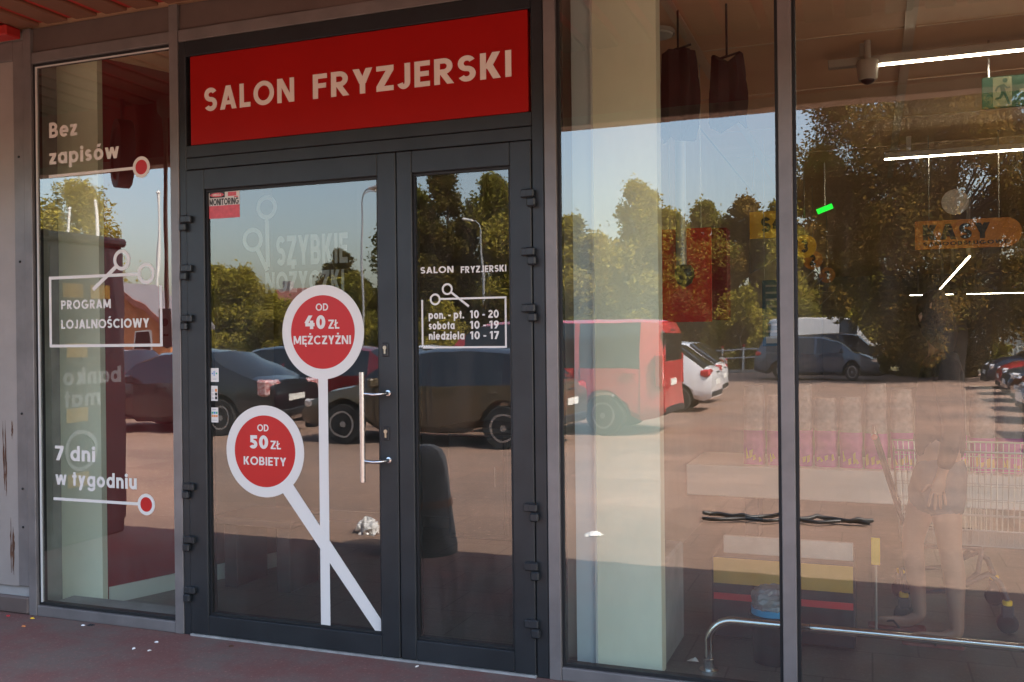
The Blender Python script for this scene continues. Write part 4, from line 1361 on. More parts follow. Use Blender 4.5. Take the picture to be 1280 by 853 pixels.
def paint(name, col, metal=0.0):
    return mat(name, col, 0.28, metal, coat=0.8, var=0.03, scale=3)


def vehicle(kind, label, cat, pm, L, W, H, loc, rz=0.0, group=None, wb=(.0, 0), ws=(1.0, 1.85), roof_end=None, rear_base=None, hood=(.68, .93), deck=.93, belt=(.86, .96), wins=None, zb=.20, wheel_r=.315, rear_panel=False, roofmat=None, side_glass=True, tail=None):
    """front at x=0, rear at x=L, wheels on z=0"""
    t = thing(kind, label, cat, loc, rz, group)
    off = Matrix.Translation((0, -0.0, 0))
    fx, rx = wb
    roof_end = roof_end or L - .9
    rear_base = rear_base or L - .25
    AR = wheel_r + .065
    W2 = W / 2

    def top(x):
        pts = [(0, hood[0] - .14), (.05, hood[0] - .04), (.16, hood[0] + .02), (ws[0] * .6, hood[0] + (hood[1] - hood[0]) * .75), (ws[0], hood[1]),
               (ws[0] + (ws[1] - ws[0]) * .55, hood[1] + (H - hood[1]) * .66), (ws[1], H - .065), (ws[1] + .4, H - .012), ((ws[1] + roof_end) / 2 + .1, H), (roof_end, H - .05), (rear_base, deck), (L - .06, deck - .05 if not rear_panel else deck - .02), (L, deck - .16 if not rear_panel else deck - .10)]
        for (a, za), (b, zb_) in zip(pts, pts[1:]):
            if a <= x <= b + 1e-9:
                return za + (zb_ - za) * (x - a) / max(1e-6, b - a)
        return pts[-1][1]

    def bot(x):
        z = zb + (.10 * max(0, 1 - x / .25)) + .12 * max(0, (x - (L - .35)) / .35)
        for xw in (fx, rx):
            d = abs(x - xw)
            if d < AR:
                z = max(z, wheel_r + math.sqrt(AR * AR - d * d) - .02)
        return z
    xs = {0, .05, .16, ws[0] * .6, ws[0], ws[0] + (ws[1] - ws[0]) * .55, ws[1], ws[1] + .4, (ws[1] + roof_end) / 2 + .1, roof_end, rear_base, L - .06, L, (rear_base + roof_end) / 2}
    for xw in (fx, rx):
        for k in range(-6, 7):
            xs.add(xw + AR * k / 6 * .999)
    wins = wins or [(ws[0] + .42, ws[0] + 1.28), (ws[0] + 1.36, roof_end - .05)]
    for a, b in wins:
        xs |= {a, b}
    xs = sorted(x for x in xs if 0 <= x <= L)
    xs = [x for i, x in enumerate(xs) if i == 0 or x - xs[i - 1] > .004]
    xs[-1] = L
    NP = 8
    V = []
    for x in xs:
        tt = max(0, abs(x - L / 2) - (L / 2 - .75)) / .75
        w_ = W2 * (1 - .17 * tt ** 2.2)
        z7 = top(x)
        z0 = min(bot(x), z7 - .12)
        zm = max(.52, z0 + .05)
        bl = belt[0] + (belt[1] - belt[0]) * (x / L)
        z4 = min(bl, z7 - .05)
        zm = min(zm, z4 - .03)
        z5 = max(z7 - .05, z4 + .012)
        w5 = w_ * .985 - max(0, z5 - z4) * (.34 if not rear_panel else .16)
        pts = [(0, z0), (w_ * .84, z0), (w_ * .965, z0 + min(.10, (zm - z0) * .5)), (w_, zm), (w_ * .985, z4), (w5, z5), (w5 * .80, z7), (0, z7 + .018)]
        V.append(pts)
    body, glass, roofb = MB(), MB(), MB()
    n = len(xs)

    def emit(mb, i, j, sgn):
        p = [(xs[i], sgn * V[i][j][0], V[i][j][1]), (xs[i + 1], sgn * V[i + 1][j][0], V[i + 1][j][1]), (xs[i + 1], sgn * V[i + 1][j + 1][0], V[i + 1][j + 1][1]), (xs[i], sgn * V[i][j + 1][0], V[i][j + 1][1])]
        mb.add(p, [(0, 1, 2, 3) if sgn < 0 else (3, 2, 1, 0)])
    for sgn in (-1, 1):
        for i in range(n - 1):
            xm = (xs[i] + xs[i + 1]) / 2
            for j in range(NP - 1):
                tgt = body
                if j == 4 and side_glass and any(a <= xm <= b for a, b in wins) and V[i][5][1] - V[i][4][1] > .06:
                    tgt = glass
                if j in (5, 6) and (ws[0] + .03 < xm < ws[1] - .02 or (roof_end + .0 < xm < rear_base - .0 and not rear_panel)) and j >= 5:
                    tgt = glass if j == 6 or ws[0] < xm < ws[1] or xm > roof_end else body
                if tgt is body and roofmat is not None and (j >= 5 and ws[1] - .02 < xm < roof_end or j == 4 and ws[0] + .2 < xm < rear_base):
                    tgt = roofb
                emit(tgt, i, j, sgn)
    for i, fl in ((0, 1), (n - 1, 0)):
        p = [(xs[i], y, z) for y, z in V[i]] + [(xs[i], -y, z) for y, z in V[i][::-1] if y]
        p = p if fl else p[::-1]
        body.add(p, [tuple(range(len(p)))])

    def weld(mb, nm, mt, ang=32):
        o = mb.build(nm, mt, t)
        import bmesh
        bm = bmesh.new(); bm.from_mesh(o.data); bmesh.ops.remove_doubles(bm, verts=bm.verts, dist=.0005); bmesh.ops.recalc_face_normals(bm, faces=bm.faces) if nm == 'body' else None
        bm.to_mesh(o.data); bm.free()
        o.data.polygons.foreach_set('use_smooth', [True] * len(o.data.polygons)); o.data.set_sharp_from_angle(angle=R(ang))
        o.location = (0, 0, 0)
        return o
    bo = weld(body, 'body', pm)
    weld(glass, 'glazing', M['carglass'])
    if roofmat is not None:
        weld(roofb, 'roof', roofmat)
    # wheels
    key = round(wheel_r, 3)
    for xw in (fx, rx):
        for sgn in (-1, 1):
            y0 = sgn * (W2 - .09)
            wl = bpy.data.objects.new('wheel', None); COL.objects.link(wl); wl.parent = t; wl.location = (xw, y0, wheel_r); wl.rotation_euler = (0, 0, 0 if sgn < 0 else math.pi)
            if key not in CARN:
                m = MB(); r_ = wheel_r
                m.lathe([(r_ * .66, -.10), (r_ * .95, -.10), (r_, -.07), (r_, .07), (r_ * .96, .095), (r_ * .66, .098)], 0, 0, 0, 28, 'y'); ty = m.build('tyre', M['tyre'], None, 40)
                m = MB(); m.ring(0, 0, r_ * .66, r_ * .56, -.100, -.03, seg=28); m.disc(0, 0, r_ * .15, -.101, -.03, 14)
                for k in range(7):
                    a = 2 * math.pi * k / 7
                    bar2(m, (.10 * r_ * math.cos(a), .10 * r_ * math.sin(a)), (.6 * r_ * math.cos(a), .6 * r_ * math.sin(a)), .10 * r_, -.055 - .0007 * k, .035)
                ri = m.build('rim', M['rim'], None)
                CARN[key] = (ty.data, ri.data)
                bpy.data.objects.remove(ty); bpy.data.objects.remove(ri)
            for nm, me in zip(('tyre', 'rim'), CARN[key]):
                o = bpy.data.objects.new(nm, me); COL.objects.link(o); o.parent = wl
    ztl = deck - .20 if not rear_panel else .98
    for sgn in (-1, 1):
        m = MB(); a, b = sorted((sgn * W2 * .50, sgn * W2 * .925))
        if rear_panel:
            a, b = sorted((sgn * W2 * .80, sgn * W2 * .955)); m.bbox(L - .16, L + .006, a, b, .80, 1.36, .03)
        else:
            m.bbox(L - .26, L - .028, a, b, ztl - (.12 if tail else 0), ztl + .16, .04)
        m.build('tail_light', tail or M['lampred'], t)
        m = MB(); a, b = sorted((sgn * W2 * .50, sgn * W2 * .90)); m.bbox(.05, .34, a, b, hood[0] - .14, hood[0] + .015, .04); m.build('headlight', M['lampclear'], t)
        m = MB(); a, b = sorted((sgn * W2 * .97, sgn * (W2 + .19))); m.bbox(ws[0] + .38, ws[0] + .50, a, b, belt[0] + .04, belt[0] + .19, .03); m.build('side_mirror', pm, t)
    m = MB(); m.box(L - .012, L + .012, -.26, .26, .60 if not rear_panel else .82, .71 if not rear_panel else .93); m.build('number_plate', M['plate'], t)
    m = MB(); m.box(-.014, .02, -.26, .26, .42, .53); m.build('number_plate', M['plate'], t)
    m = MB(); m.bbox(-.02, .10, -W2 * .70, W2 * .70, .22, .34, .02); m.bbox(L - .12, L + .018, -W2 * .74, W2 * .74, .34, .46, .02); m.bbox(L - .035, L + .008, -W2 * .2, W2 * .2, deck - .14, deck - .115, .004); m.build('bumper_trim', M['trimblack'], t)
    if rear_panel:
        m = MB(); m.bbox(L - .075, L + .010, -W2 * .78, W2 * .78, 1.20, H - .22, .05); m.build('rear_window', M['carglass'], t)
    for a, b in wins:
        pass
    m = MB()
    for sgn in (-1, 1):
        for a, b in wins:
            a_, b_ = sorted((sgn * (W2 * .985), sgn * (W2 + .012))); m.bbox(b - .24, b - .06, a_, b_, belt[0] - .06, belt[0] - .02, .006)
    m.build('door_handle', pm, t)
    m = MB()
    for sgn in (-1, 1):
        for sx in {round(q, 3) for ab in wins for q in ab}:
            k_ = min(range(n), key=lambda i_: abs(xs[i_] - sx))
            if V[k_][0][1] < zb + .2:
                m.tube([(xs[k_], sgn * (V[k_][i_][0] + .001), V[k_][i_][1]) for i_ in (2, 3, 4)], .0065, 5)
    if m.v:
        m.build('door_seam', M['trimblack'], t)
    return t


LOT = -0.08
P_black = paint('black car paint', (.010, .009, .011))
P_dkred = paint('dark red car paint', (.16, .010, .014))
P_silver = paint('silver car paint', (.42, .43, .45), .5)
P_cream_reflection = paint('car paint with cream reflection', (.085, .064, .036))  # beige tone puts a cream car's reflection into the dark body colour
P_red = paint('red van paint', (.50, .035, .040))
P_white = paint('white car paint', (.70, .70, .72))
P_blue = paint('steel blue car paint', (.055, .085, .125), .3)
P_navy = paint('navy car paint', (.012, .020, .045))
GRP = 'cars parked in the lot, mirrored in the glass'


def hatch(label, pm, rear_x, yc, H=1.47, L=4.2, rz=0.0, W=1.76, x=None, **k):
    return vehicle('parked_car', label, 'car', pm, L, W, H, (rear_x - L if x is None else x, yc, LOT), rz, GRP, wb=(.82, L - .78), ws=(.98, 1.85), roof_end=L - .75, rear_base=L - .16, deck=.98, **k)


def sedan(label, pm, rear_x, yc, H=1.45, L=4.5, rz=0.0, W=1.78, x=None, **k):
    return vehicle('parked_car', label, 'car', pm, L, W, H, (rear_x - L if x is None else x, yc, LOT), rz, GRP, wb=(.85, L - .95), ws=(1.10, 2.0), roof_end=L - 1.35, rear_base=L - .38, deck=1.0, **k)


sedan('black sloping-back car with a glint-painted tail lamp, mirrored in the wide door leaf', P_black, -9.55, -10.3, H=1.49, L=4.45, tail=mat('glint-painted tail lamp', (.85, .80, .80), .10, .3, col2=(.60, .06, .06), scale=22))  # pale mottle on the red lens paints sun glints into its colour
hatch('dark red hatchback mirrored behind the white bubble stem', P_dkred, -8.45, -13.2, H=1.5)
sedan('silver saloon whose roof shows behind the dark red hatchback', P_silver, -8.6, -16.0, H=1.47)
hatch('black hatchback behind the black sloping-back car', P_black, -12.0, -16.2, H=1.5)
hatch('dark red car mirrored low in the left shop window', P_dkred, -14.6, -12.6, H=1.5)
sedan('white saloon whose roof shows over the black-roofed car in the narrow door leaf', P_white, -9.3, -19.2, H=1.5)
hatch('dark car with painted-in cream reflection, black roof and dark windows, mirrored in the narrow door leaf', P_cream_reflection, -4.28, -9.75, H=1.50, L=4.3, roofmat=P_black)
vehicle('passenger_van', 'red passenger van with dark windows, mirrored behind the pale column', 'van', P_red, 4.95, 1.95, 1.95, (-3.17 - 4.95, -12.1, LOT), 0, GRP, wb=(.95, 3.95), ws=(.80, 1.75), roof_end=4.80, rear_base=4.90, hood=(.88, 1.12), deck=1.88, belt=(1.08, 1.12), wins=[(1.45, 2.35), (2.45, 3.45), (3.53, 4.55)], rear_panel=True, wheel_r=.335, zb=.24)
hatch('white car with slim red tail lamps right behind the red van', P_white, -3.2, -17.0, H=1.50, L=4.5)
hatch('white estate with a high red tail lamp, second behind the red van', P_white, -3.45, -20.0, H=1.52, L=4.6)
hatch('silver hatchback third behind the red van', P_silver, -4.0, -23.0, H=1.5)
hatch('pale silver hatchback fourth behind the red van, far down the row', P_silver, -4.3, -26.0, H=1.5, L=4.1)
vehicle('parked_car', 'steel blue family car side-on in the far lane', 'car', P_blue, 4.4, 1.8, 1.62, (.35, -33.2, LOT), math.pi, GRP, wb=(.85, 3.55), ws=(.85, 1.85), roof_end=4.05, rear_base=4.32, hood=(.74, 1.0), deck=1.05, belt=(.95, 1.02))
vehicle('delivery_van', 'long white panel van behind the steel blue family car', 'van', P_white, 5.3, 2.0, 2.45, (.9, -42.0, LOT - .02), math.pi, GRP, wb=(1.0, 4.1), ws=(.75, 1.75), roof_end=5.15, rear_base=5.26, hood=(.95, 1.25), deck=2.36, belt=(1.25, 1.25), wins=[(1.3, 2.15)], rear_panel=True, wheel_r=.34, zb=.28)
vehicle('parked_car', 'black off-roader right of the steel blue family car', 'car', P_black, 4.3, 1.85, 1.70, (1.25, -38.0, LOT), math.pi, GRP, wb=(.85, 3.45), ws=(1.1, 1.75), roof_end=4.05, rear_base=4.24, hood=(.92, 1.10), deck=1.10, belt=(1.08, 1.12), wheel_r=.36, zb=.28)
rowlab = ['silver car nearest of the row at the right edge', 'black car second nearest in the row at the right edge', 'white car third nearest in the row at the right edge', 'dark red car fourth nearest in the row at the right edge',
          'steel blue car fifth nearest in the row at the right edge', 'red car second farthest in the row at the right edge', 'navy car farthest in the row at the right edge']
for i, (lab, pm, x, yc) in enumerate(zip(rowlab, (P_silver, P_black, P_white, P_dkred, P_blue, P_red, P_navy), (2.45, 2.45, 2.65, 2.95, 3.1, 3.3, 3.25), (-10.1, -12.6, -15.6, -18.4, -21.4, -24.5, -27.7))):
    hatch(lab, pm, None, yc, H=1.46 + .03 * (i % 3), L=4.2, x=x)

# ================================================================== trees, shrubs, lamps, houses across the lot
def leaves(centers, radii, n, size, mt, name, parent, droop=0.0, seed=1, flat=1.0):
    r = np.random.default_rng(seed)
    c = np.array(centers); q = np.array(radii)
    wgt = q ** 2.2; wgt = wgt / wgt.sum()
    pick = r.choice(len(c), n, p=wgt)
    d = r.normal(size=(n, 3)); d /= np.linalg.norm(d, axis=1)[:, None]
    rad = q[pick] * (r.random(n) ** .5) * (1 + .28 * np.abs(r.normal(size=n)) * (r.random(n) < .35))
    p = c[pick] + d * rad[:, None] * np.array([1, 1, flat])
    if droop:
        p[:, 2] -= droop * (r.random(n) ** 2) * q[pick]
    a = r.normal(size=(n, 3)); a[:, 2] = a[:, 2] * .7 - droop
    a /= np.linalg.norm(a, axis=1)[:, None]
    b = np.cross(a, r.normal(size=(n, 3))); b /= np.linalg.norm(b, axis=1)[:, None]
    s = size * (.6 + .8 * r.random(n))[:, None]
    v = np.empty((n, 4, 3))
    v[:, 0] = p - a * s; v[:, 1] = p - b * s * .55; v[:, 2] = p + a * s; v[:, 3] = p + b * s * .55
    me = bpy.data.meshes.new(name)
    me.vertices.add(4 * n); me.loops.add(4 * n); me.polygons.add(n)
    me.vertices.foreach_set('co', v.reshape(-1))
    me.loops.foreach_set('vertex_index', np.arange(4 * n, dtype=np.int32))
    me.polygons.foreach_set('loop_start', np.arange(0, 4 * n, 4, dtype=np.int32))
    me.polygons.foreach_set('loop_total', np.full(n, 4, dtype=np.int32))
    me.materials.append(mt)
    me.update(calc_edges=True)
    o = bpy.data.objects.new(name, me); COL.objects.link(o); o.parent = parent
    return o


LEAF = {'olive': leaf_mat('olive foliage', (.17, .145, .020), (.30, .255, .040), (.42, .35, .075), .5),
        'green': leaf_mat('mid green foliage', (.115, .112, .020), (.21, .19, .036), (.33, .28, .06), .6),
        'dark': leaf_mat('dark green foliage', (.055, .048, .013), (.115, .094, .024), (.25, .18, .045), .6),
        'brown': leaf_mat('browning foliage', (.10, .068, .017), (.22, .14, .032), (.42, .25, .065), .45),
        'yellow': leaf_mat('yellowing foliage', (.22, .185, .026), (.36, .30, .055), (.46, .38, .10), .5)}


def tree(label, x, y, h, cr, kind, n, size, seed, group, cb=.18, droop=0.0, name='tree', slim=1.0, trunk=.16):
    r = random.Random(seed)
    t = thing(name, label, 'tree' if name != 'shrub' else 'shrub', (x, y, -.1), 0, group)
    m = MB()
    hz = h * (.62 if slim >= 1 else .8)
    pth = [(r.uniform(-.1, .1) * i, r.uniform(-.1, .1) * i, hz * i / 5) for i in range(6)]
    m.tube(pth, [trunk * (1.15 - .16 * i) for i in range(6)], 9)
    cz0, cz1 = h * cb, h
    C_, Q_ = [], []
    nc = 44 if h > 5 else 20
    for k in range(nc):
        f = (k + .5) / nc
        zz = cz0 + (cz1 - cz0) * f
        prof = math.sin(math.pi * min(.97, (.12 + .88 * f) ** .85)) ** .7
        a = r.uniform(0, 2 * math.pi)
        rr_ = cr * prof * math.sqrt(r.uniform(.08, 1)) * .80
        q = cr * r.uniform(.16, .36) * (.75 + .4 * prof)
        C_.append((rr_ * math.cos(a), rr_ * math.sin(a), min(zz, h - q * .7))); Q_.append(q)
        if k % 4 == 0 and h > 3:
            s_ = pth[min(5, 1 + int(4 * f))]
            mid = ((s_[0] + C_[-1][0]) / 2, (s_[1] + C_[-1][1]) / 2, (s_[2] + C_[-1][2]) / 2 + .15)
            m.tube([s_, mid, C_[-1]], [trunk * .42, trunk * .25, trunk * .08], 6)
    m.build('trunk', M['bark'], t, 50)
    leaves(C_, Q_, n, size, LEAF[kind], 'crown', t, droop, seed)
    return t


G1 = 'trees along the far side of the lot'
T = [  # x, y, h, cr, kind, label
    (-55, -50, 13.5, 4.2, 'yellow', 'yellowish tree above the dark kiosk, in the left window'),
    (-44, -52, 7.0, 3.2, 'olive', 'olive bushy tree at the left edge of the wide door leaf'), (-40, -50, 6.6, 3.0, 'olive', 'second olive bushy tree in the wide door leaf, left of the house'),
    (-38.4, -60, 8.6, 2.0, 'dark', 'dark pointed tree behind the house with the red roof'), (-32.5, -50, 5.6, 2.4, 'olive', 'low olive tree behind the upper price bubble'), (-30, -48, 5.8, 2.4, 'green', 'low green tree beside the twin street lamp'),
    (-27.2, -50, 11.2, 2.9, 'green', 'tall tree with two light tops, left in the narrow door leaf'), (-24.5, -49, 12.0, 2.6, 'dark', 'tall dark tree in the middle of the narrow door leaf'), (-22.0, -51, 11.8, 2.9, 'green', 'tall green tree right of the middle in the narrow door leaf'), (-19.4, -49, 11.2, 2.8, 'olive', 'tall olive tree at the right edge of the narrow door leaf'),
    (-16.8, -50, 8.8, 2.6, 'olive', 'rounded olive tree above the front of the red van'), (-13.0, -52, 11.0, 2.7, 'yellow', 'slim drooping yellowish tree standing above the pale column'), (-14.6, -48, 7.6, 2.4, 'yellow', 'low yellowish tree left of the slim drooping tree'),
    (-10.9, -49, 8.8, 2.6, 'olive', 'olive tree right of the slim drooping tree'), (-8.6, -50, 9.2, 2.4, 'green', 'green tree behind the red poster'), (-6.3, -50, 9.4, 2.4, 'brown', 'brownish tree left of the S4 board'), (-4.2, -49, 9.2, 2.2, 'olive', 'olive tree behind the S4 board'),
    (-2.4, -50, 11.6, 2.2, 'brown', 'brownish tree right of the slim window post'), (0.2, -52, 9.0, 2.8, 'olive', 'olive tree behind the white panel van'), (9.5, -54, 7.5, 3.0, 'brown', 'brownish tree right of the white house')]
for i, (x, y, h, cr, kd, lab) in enumerate(T):
    tree(lab, x, y, h, cr, kd, 32000, .115, 20 + i, G1, slim=.8 if cr < h * .25 else 1, droop=.5 if 'drooping' in lab else 0, cb=.10)
G2 = 'shrubs in front of the far trees'
for i in range(19):
    x = -50 + i * 2.75
    tree('rounded shrub in the row before the far trees', x, -45 + 1.2 * math.sin(i * 2.1), 3.4 + .7 * math.sin(i * 1.3), 1.9, ('olive', 'green', 'yellow', 'dark')[i % 4], 9000, .10, 60 + i, G2, cb=.02, name='shrub', trunk=.07)
for i, (x, kd, lab) in enumerate(((1.2, 'green', 'left'), (2.3, 'olive', 'middle'), (3.4, 'brown', 'right'), (4.6, 'green', 'rightmost'))):
    tree('low flowering shrub under the big dark tree, %s of four' % lab, x, -36.2, 1.35, .85, kd, 3600, .075, 90 + i, 'low shrubs under the big tree', cb=.02, name='shrub', trunk=.04)

# the big tree close to the lot
t = thing('tree', 'big dark drooping tree filling the right window', 'tree', (2.9, -33.5, -.1))
r = random.Random(77)
m = MB()
trunkp = [(0, 0, 0), (.08, .05, 1.5), (.0, .1, 3.2), (-.1, .0, 5.2), (.1, .1, 8.0), (.2, 0, 11.5)]
m.tube(trunkp, [.42, .34, .30, .25, .17, .07], 12)
C_, Q_ = [], []
for k in range(120):
    f = r.random() ** 1.15
    zz = 2.4 + 13.2 * f
    prof = .55 + .45 * math.sin(math.pi * (f * .85 + .1))
    a = r.uniform(0, 2 * math.pi)
    d = 4.9 * prof * math.sqrt(r.uniform(.06, 1))
    p = (d * math.cos(a), d * math.sin(a) * .9, zz)
    q = r.uniform(.6, 1.3)
    C_.append(p); Q_.append(q)
    s_ = trunkp[2 + min(3, int(f * 3.4))]
    mid = (s_[0] * .45 + p[0] * .55, s_[1] * .45 + p[1] * .55, max(s_[2], p[2]) * .6 + .4 * min(s_[2], p[2]) + .3)
    m.tube([s_, mid, p], [.055, .03, .010], 6)
    if r.random() < .6:          # hanging sprays
        for j in range(2):
            C_.append((p[0] + r.uniform(-.7, .7), p[1] + r.uniform(-.7, .7), p[2] - r.uniform(.8, 1.6))); Q_.append(r.uniform(.35, .6))
m.build('trunk', M['bark'], t, 50)
half = len(C_) // 2
leaves(C_, Q_, 120000, .070, LEAF['dark'], 'crown', t, .6, 5)
leaves(C_[half:], Q_[half:], 64000, .070, LEAF['brown'], 'browning_leaves', t, .6, 6)


def street_lamp(label, x, y, h, twin):
    t = thing('street_lamp', label, 'street lamp', (x, y, -.1), 0, 'tall lamps over the lot')
    m = MB(); m.tube([(0, 0, 0), (0, 0, h * .45), (0, 0, h - .6)], [.10, .08, .05], 12); m.build('pole', M['galv'], t, 40)
    for k, (dx, dy) in enumerate(((.7, .25), (.55, -.35)) if twin else ((-.7, .2),)):
        m = MB(); m.tube([(0, 0, h - .62), (dx * .2, dy * .2, h - .25), (dx * .6, dy * .6, h - .05), (dx, dy, h)], .03, 8); m.build('arm', M['galv'], t, 40)
        m = MB(); m.bbox(-.30, .30, -.13, .13, -.07, .07, .05); o = m.build('lamp_head', M['lamphead'], t); o.location = (dx * 1.25, dy * 1.25, h + .02); o.rotation_euler = (0, -.15, math.atan2(dy, dx))
    return t


street_lamp('tall twin street lamp mirrored in the wide door leaf', -22.8, -36, 8.9, True)
street_lamp('tall single street lamp mirrored in the narrow door leaf', -20.6, -46, 8.5, False)
for i, (x, y, h) in enumerate(((3.55, -44, 5.4), (3.85, -44.4, 5.3))):
    t = thing('flagpole', 'pale bare pole behind the big tree, %s of a pair' % ('left' if i == 0 else 'right'), 'pole', (x, y, -.1), 0, 'pale poles behind the big tree')
    m = MB(); m.tube([(0, 0, 0), (0, 0, h)], [.06, .045], 12); m.lathe([(.045, h), (.07, h + .03), (.05, h + .09), (.01, h + .11)], 0, 0, 0, 12); m.build('shaft', M['lamphead'], t, 40)
    m = MB(); m.lathe([(.13, 0), (.13, .04), (.06, .06)], 0, 0, 0, 14); m.build('foot', M['galv'], t)
for i, x in enumerate((-43.6, -41.6, -37.2)):
    t = thing('flagpole', 'white flagpole above the dark kiosk, %s of three' % ('leftmost', 'middle', 'rightmost')[i], 'pole', (x, -38.5, -.1), 0, 'white flagpoles in the left window')
    m = MB(); m.tube([(0, 0, 0), (0, 0, 9.4 + .3 * i)], [.11, .08], 12); m.lathe([(.08, 9.4 + .3 * i), (.12, 9.45 + .3 * i), (.02, 9.6 + .3 * i)], 0, 0, 0, 12); m.build('shaft', M['lamphead'], t, 40)
    m = MB(); m.lathe([(.2, 0), (.2, .05), (.11, .08)], 0, 0, 0, 14); m.build('foot', M['galv'], t)


def house(label, x0, x1, y0, y1, hw, hr, wm, rm, wins=3, axis='x'):
    t = thing('house', label, 'house', ((x0 + x1) / 2, (y0 + y1) / 2, -.1))
    X, Y = (x1 - x0) / 2, (y1 - y0) / 2
    m = MB(); m.box(-X, X, -Y, Y, 0, hw)
    if axis == 'y':
        m.prism([(-X, hw), (X, hw), (0, hr - .05)], -Y, Y)
    m.build('wall', wm, t)
    m = MB(); o = .4
    if axis == 'x':
        m.add([(-X - o, -Y - o, hw), (X + o, -Y - o, hw), (X + o, 0, hr), (-X - o, 0, hr), (X + o, Y + o, hw), (-X - o, Y + o, hw),
               (-X - o, -Y - o, hw - .15), (X + o, -Y - o, hw - .15), (X + o, Y + o, hw - .15), (-X - o, Y + o, hw - .15)],
              [(0, 1, 2, 3), (3, 2, 4, 5), (0, 3, 5, 9, 6), (1, 7, 8, 4, 2), (6, 7, 1, 0), (5, 4, 8, 9), (9, 8, 7, 6)])
    else:
        m.prism([(-X - o, hw - .25), (0, hr), (X + o, hw - .25), (X + o, hw - .05), (0, hr + .22), (-X - o, hw - .05)], -Y - o, Y + o)
    rf = m.build('roof', rm, t)
    if axis == 'y':
        m = MB(); m.prism([(-X - o - .02, hw - .29), (0, hr - .04), (X + o + .02, hw - .29), (X + o + .02, hw + .0), (0, hr + .26), (-X - o - .02, hw + .0)], Y + o + .002, Y + o + .08); m.build('verge_board', M['roofred'], rf)
    m = MB(); m.bbox(-X * .4, -X * .4 + .5, -.3, .3, hr - .5, hr + .6, .02); m.build('chimney', M['conc'], rf)
    for k in range(wins):
        x = -X + 2 * X * (k + .5) / wins
        m = MB(); m.box(x - .5, x + .5, Y - .06, Y + .03, 1.0, 2.2); f = m.build('window', M['lamphead'], t)
        m = MB(); m.box(x - .43, x + .43, Y + .031, Y + .034, 1.07, 2.13); m.build('pane', M['carglass'], f)
    return t


house('low house with a red tiled roof among the trees', -44.0, -35.5, -60, -54, 3.6, 5.6, M['wallbeige'], M['roofred'])
house('orange gabled house with a grey roof right of the dark kiosk', -37.5, -31.0, -34.6, -32, 2.5, 4.4, M['wallorange'], M['roofgrey'], 2, 'y')
t = house('small white house with a columned porch behind the big tree', 5.0, 11.0, -58, -52, 3.0, 4.4, M['wallwhite'], M['roofgrey'], 2)
for k in range(5):
    m = MB(); m.tube([(-2.9 + 1.45 * k, 4.2, 0), (-2.9 + 1.45 * k, 4.2, 2.9)], .09, 12); m.build('porch_column', M['wallwhite'], t, 40)
m = MB(); m.bbox(-3.2, 3.2, 3.3, 4.5, 2.901, 3.05, .02); m.build('porch_roof', M['roofgrey'], t)
m = MB()
for k in range(26):
    m.box(-2.8 + .22 * k, -2.75 + .22 * k, 4.17, 4.22, .1, .95)
m.box(-2.85, 2.85, 4.16, 4.23, .951, 1.02); m.build('porch_railing', M['wallwhite'], t)

t = thing('railing', 'low metal railing with white-tipped posts beyond the row of cars', 'railing', (-4.2, -38.2, .05))
m = MB(); m.tube([(-3, 0, .55), (3, 0, .55)], .03, 8); m.tube([(-3, 0, .9), (3, 0, .9)], .03, 8); m.build('rail', M['galv'], t, 40)
for k in range(7):
    m = MB(); m.tube([(-3 + k, .0, 0), (-3 + k, .0, 1.0)], .045, 10); p_ = m.build('post', M['wallwhite'], t, 40)
    m = MB(); m.tube([(-3 + k, .0, 1.0005), (-3 + k, .0, 1.12)], .048, 10); m.build('cap', M['lampred'], p_, 40)

# ================================================================== shopper and trolley inside the supermarket
def skin_mesh(name, joints, edges, mt, parent, sub=2, root=0):
    """grow one continuous surface round a skeleton; joints: (x, y, z, rx, ry)"""
    me = bpy.data.meshes.new(name)
    me.from_pydata([j[:3] for j in joints], edges, [])
    o = bpy.data.objects.new(name, me)
    COL.objects.link(o)
    sk_ = o.modifiers.new('skin', 'SKIN')
    sk_.use_smooth_shade = True
    for i, j in enumerate(joints):
        me.skin_vertices[0].data[i].radius = (j[3], j[4])
        me.skin_vertices[0].data[i].use_root = (i == root)
    sb_ = o.modifiers.new('sub', 'SUBSURF')
    sb_.levels = sub; sb_.render_levels = sub
    dg = bpy.context.evaluated_depsgraph_get()
    dg.update()
    ev = o.evaluated_get(dg)
    nm = bpy.data.meshes.new_from_object(ev)
    bpy.data.objects.remove(o)
    nm.materials.clear(); nm.materials.append(mt)
    nm.polygons.foreach_set('use_smooth', [True] * len(nm.polygons))
    r_ = bpy.data.objects.new(name, nm)
    COL.objects.link(r_)
    r_.parent = parent
    return r_


pr = thing('person', 'shopper in a brown long-sleeved top, grey shorts and flip-flops standing beside the wire trolley', 'person', (.33, 1.14, 0))
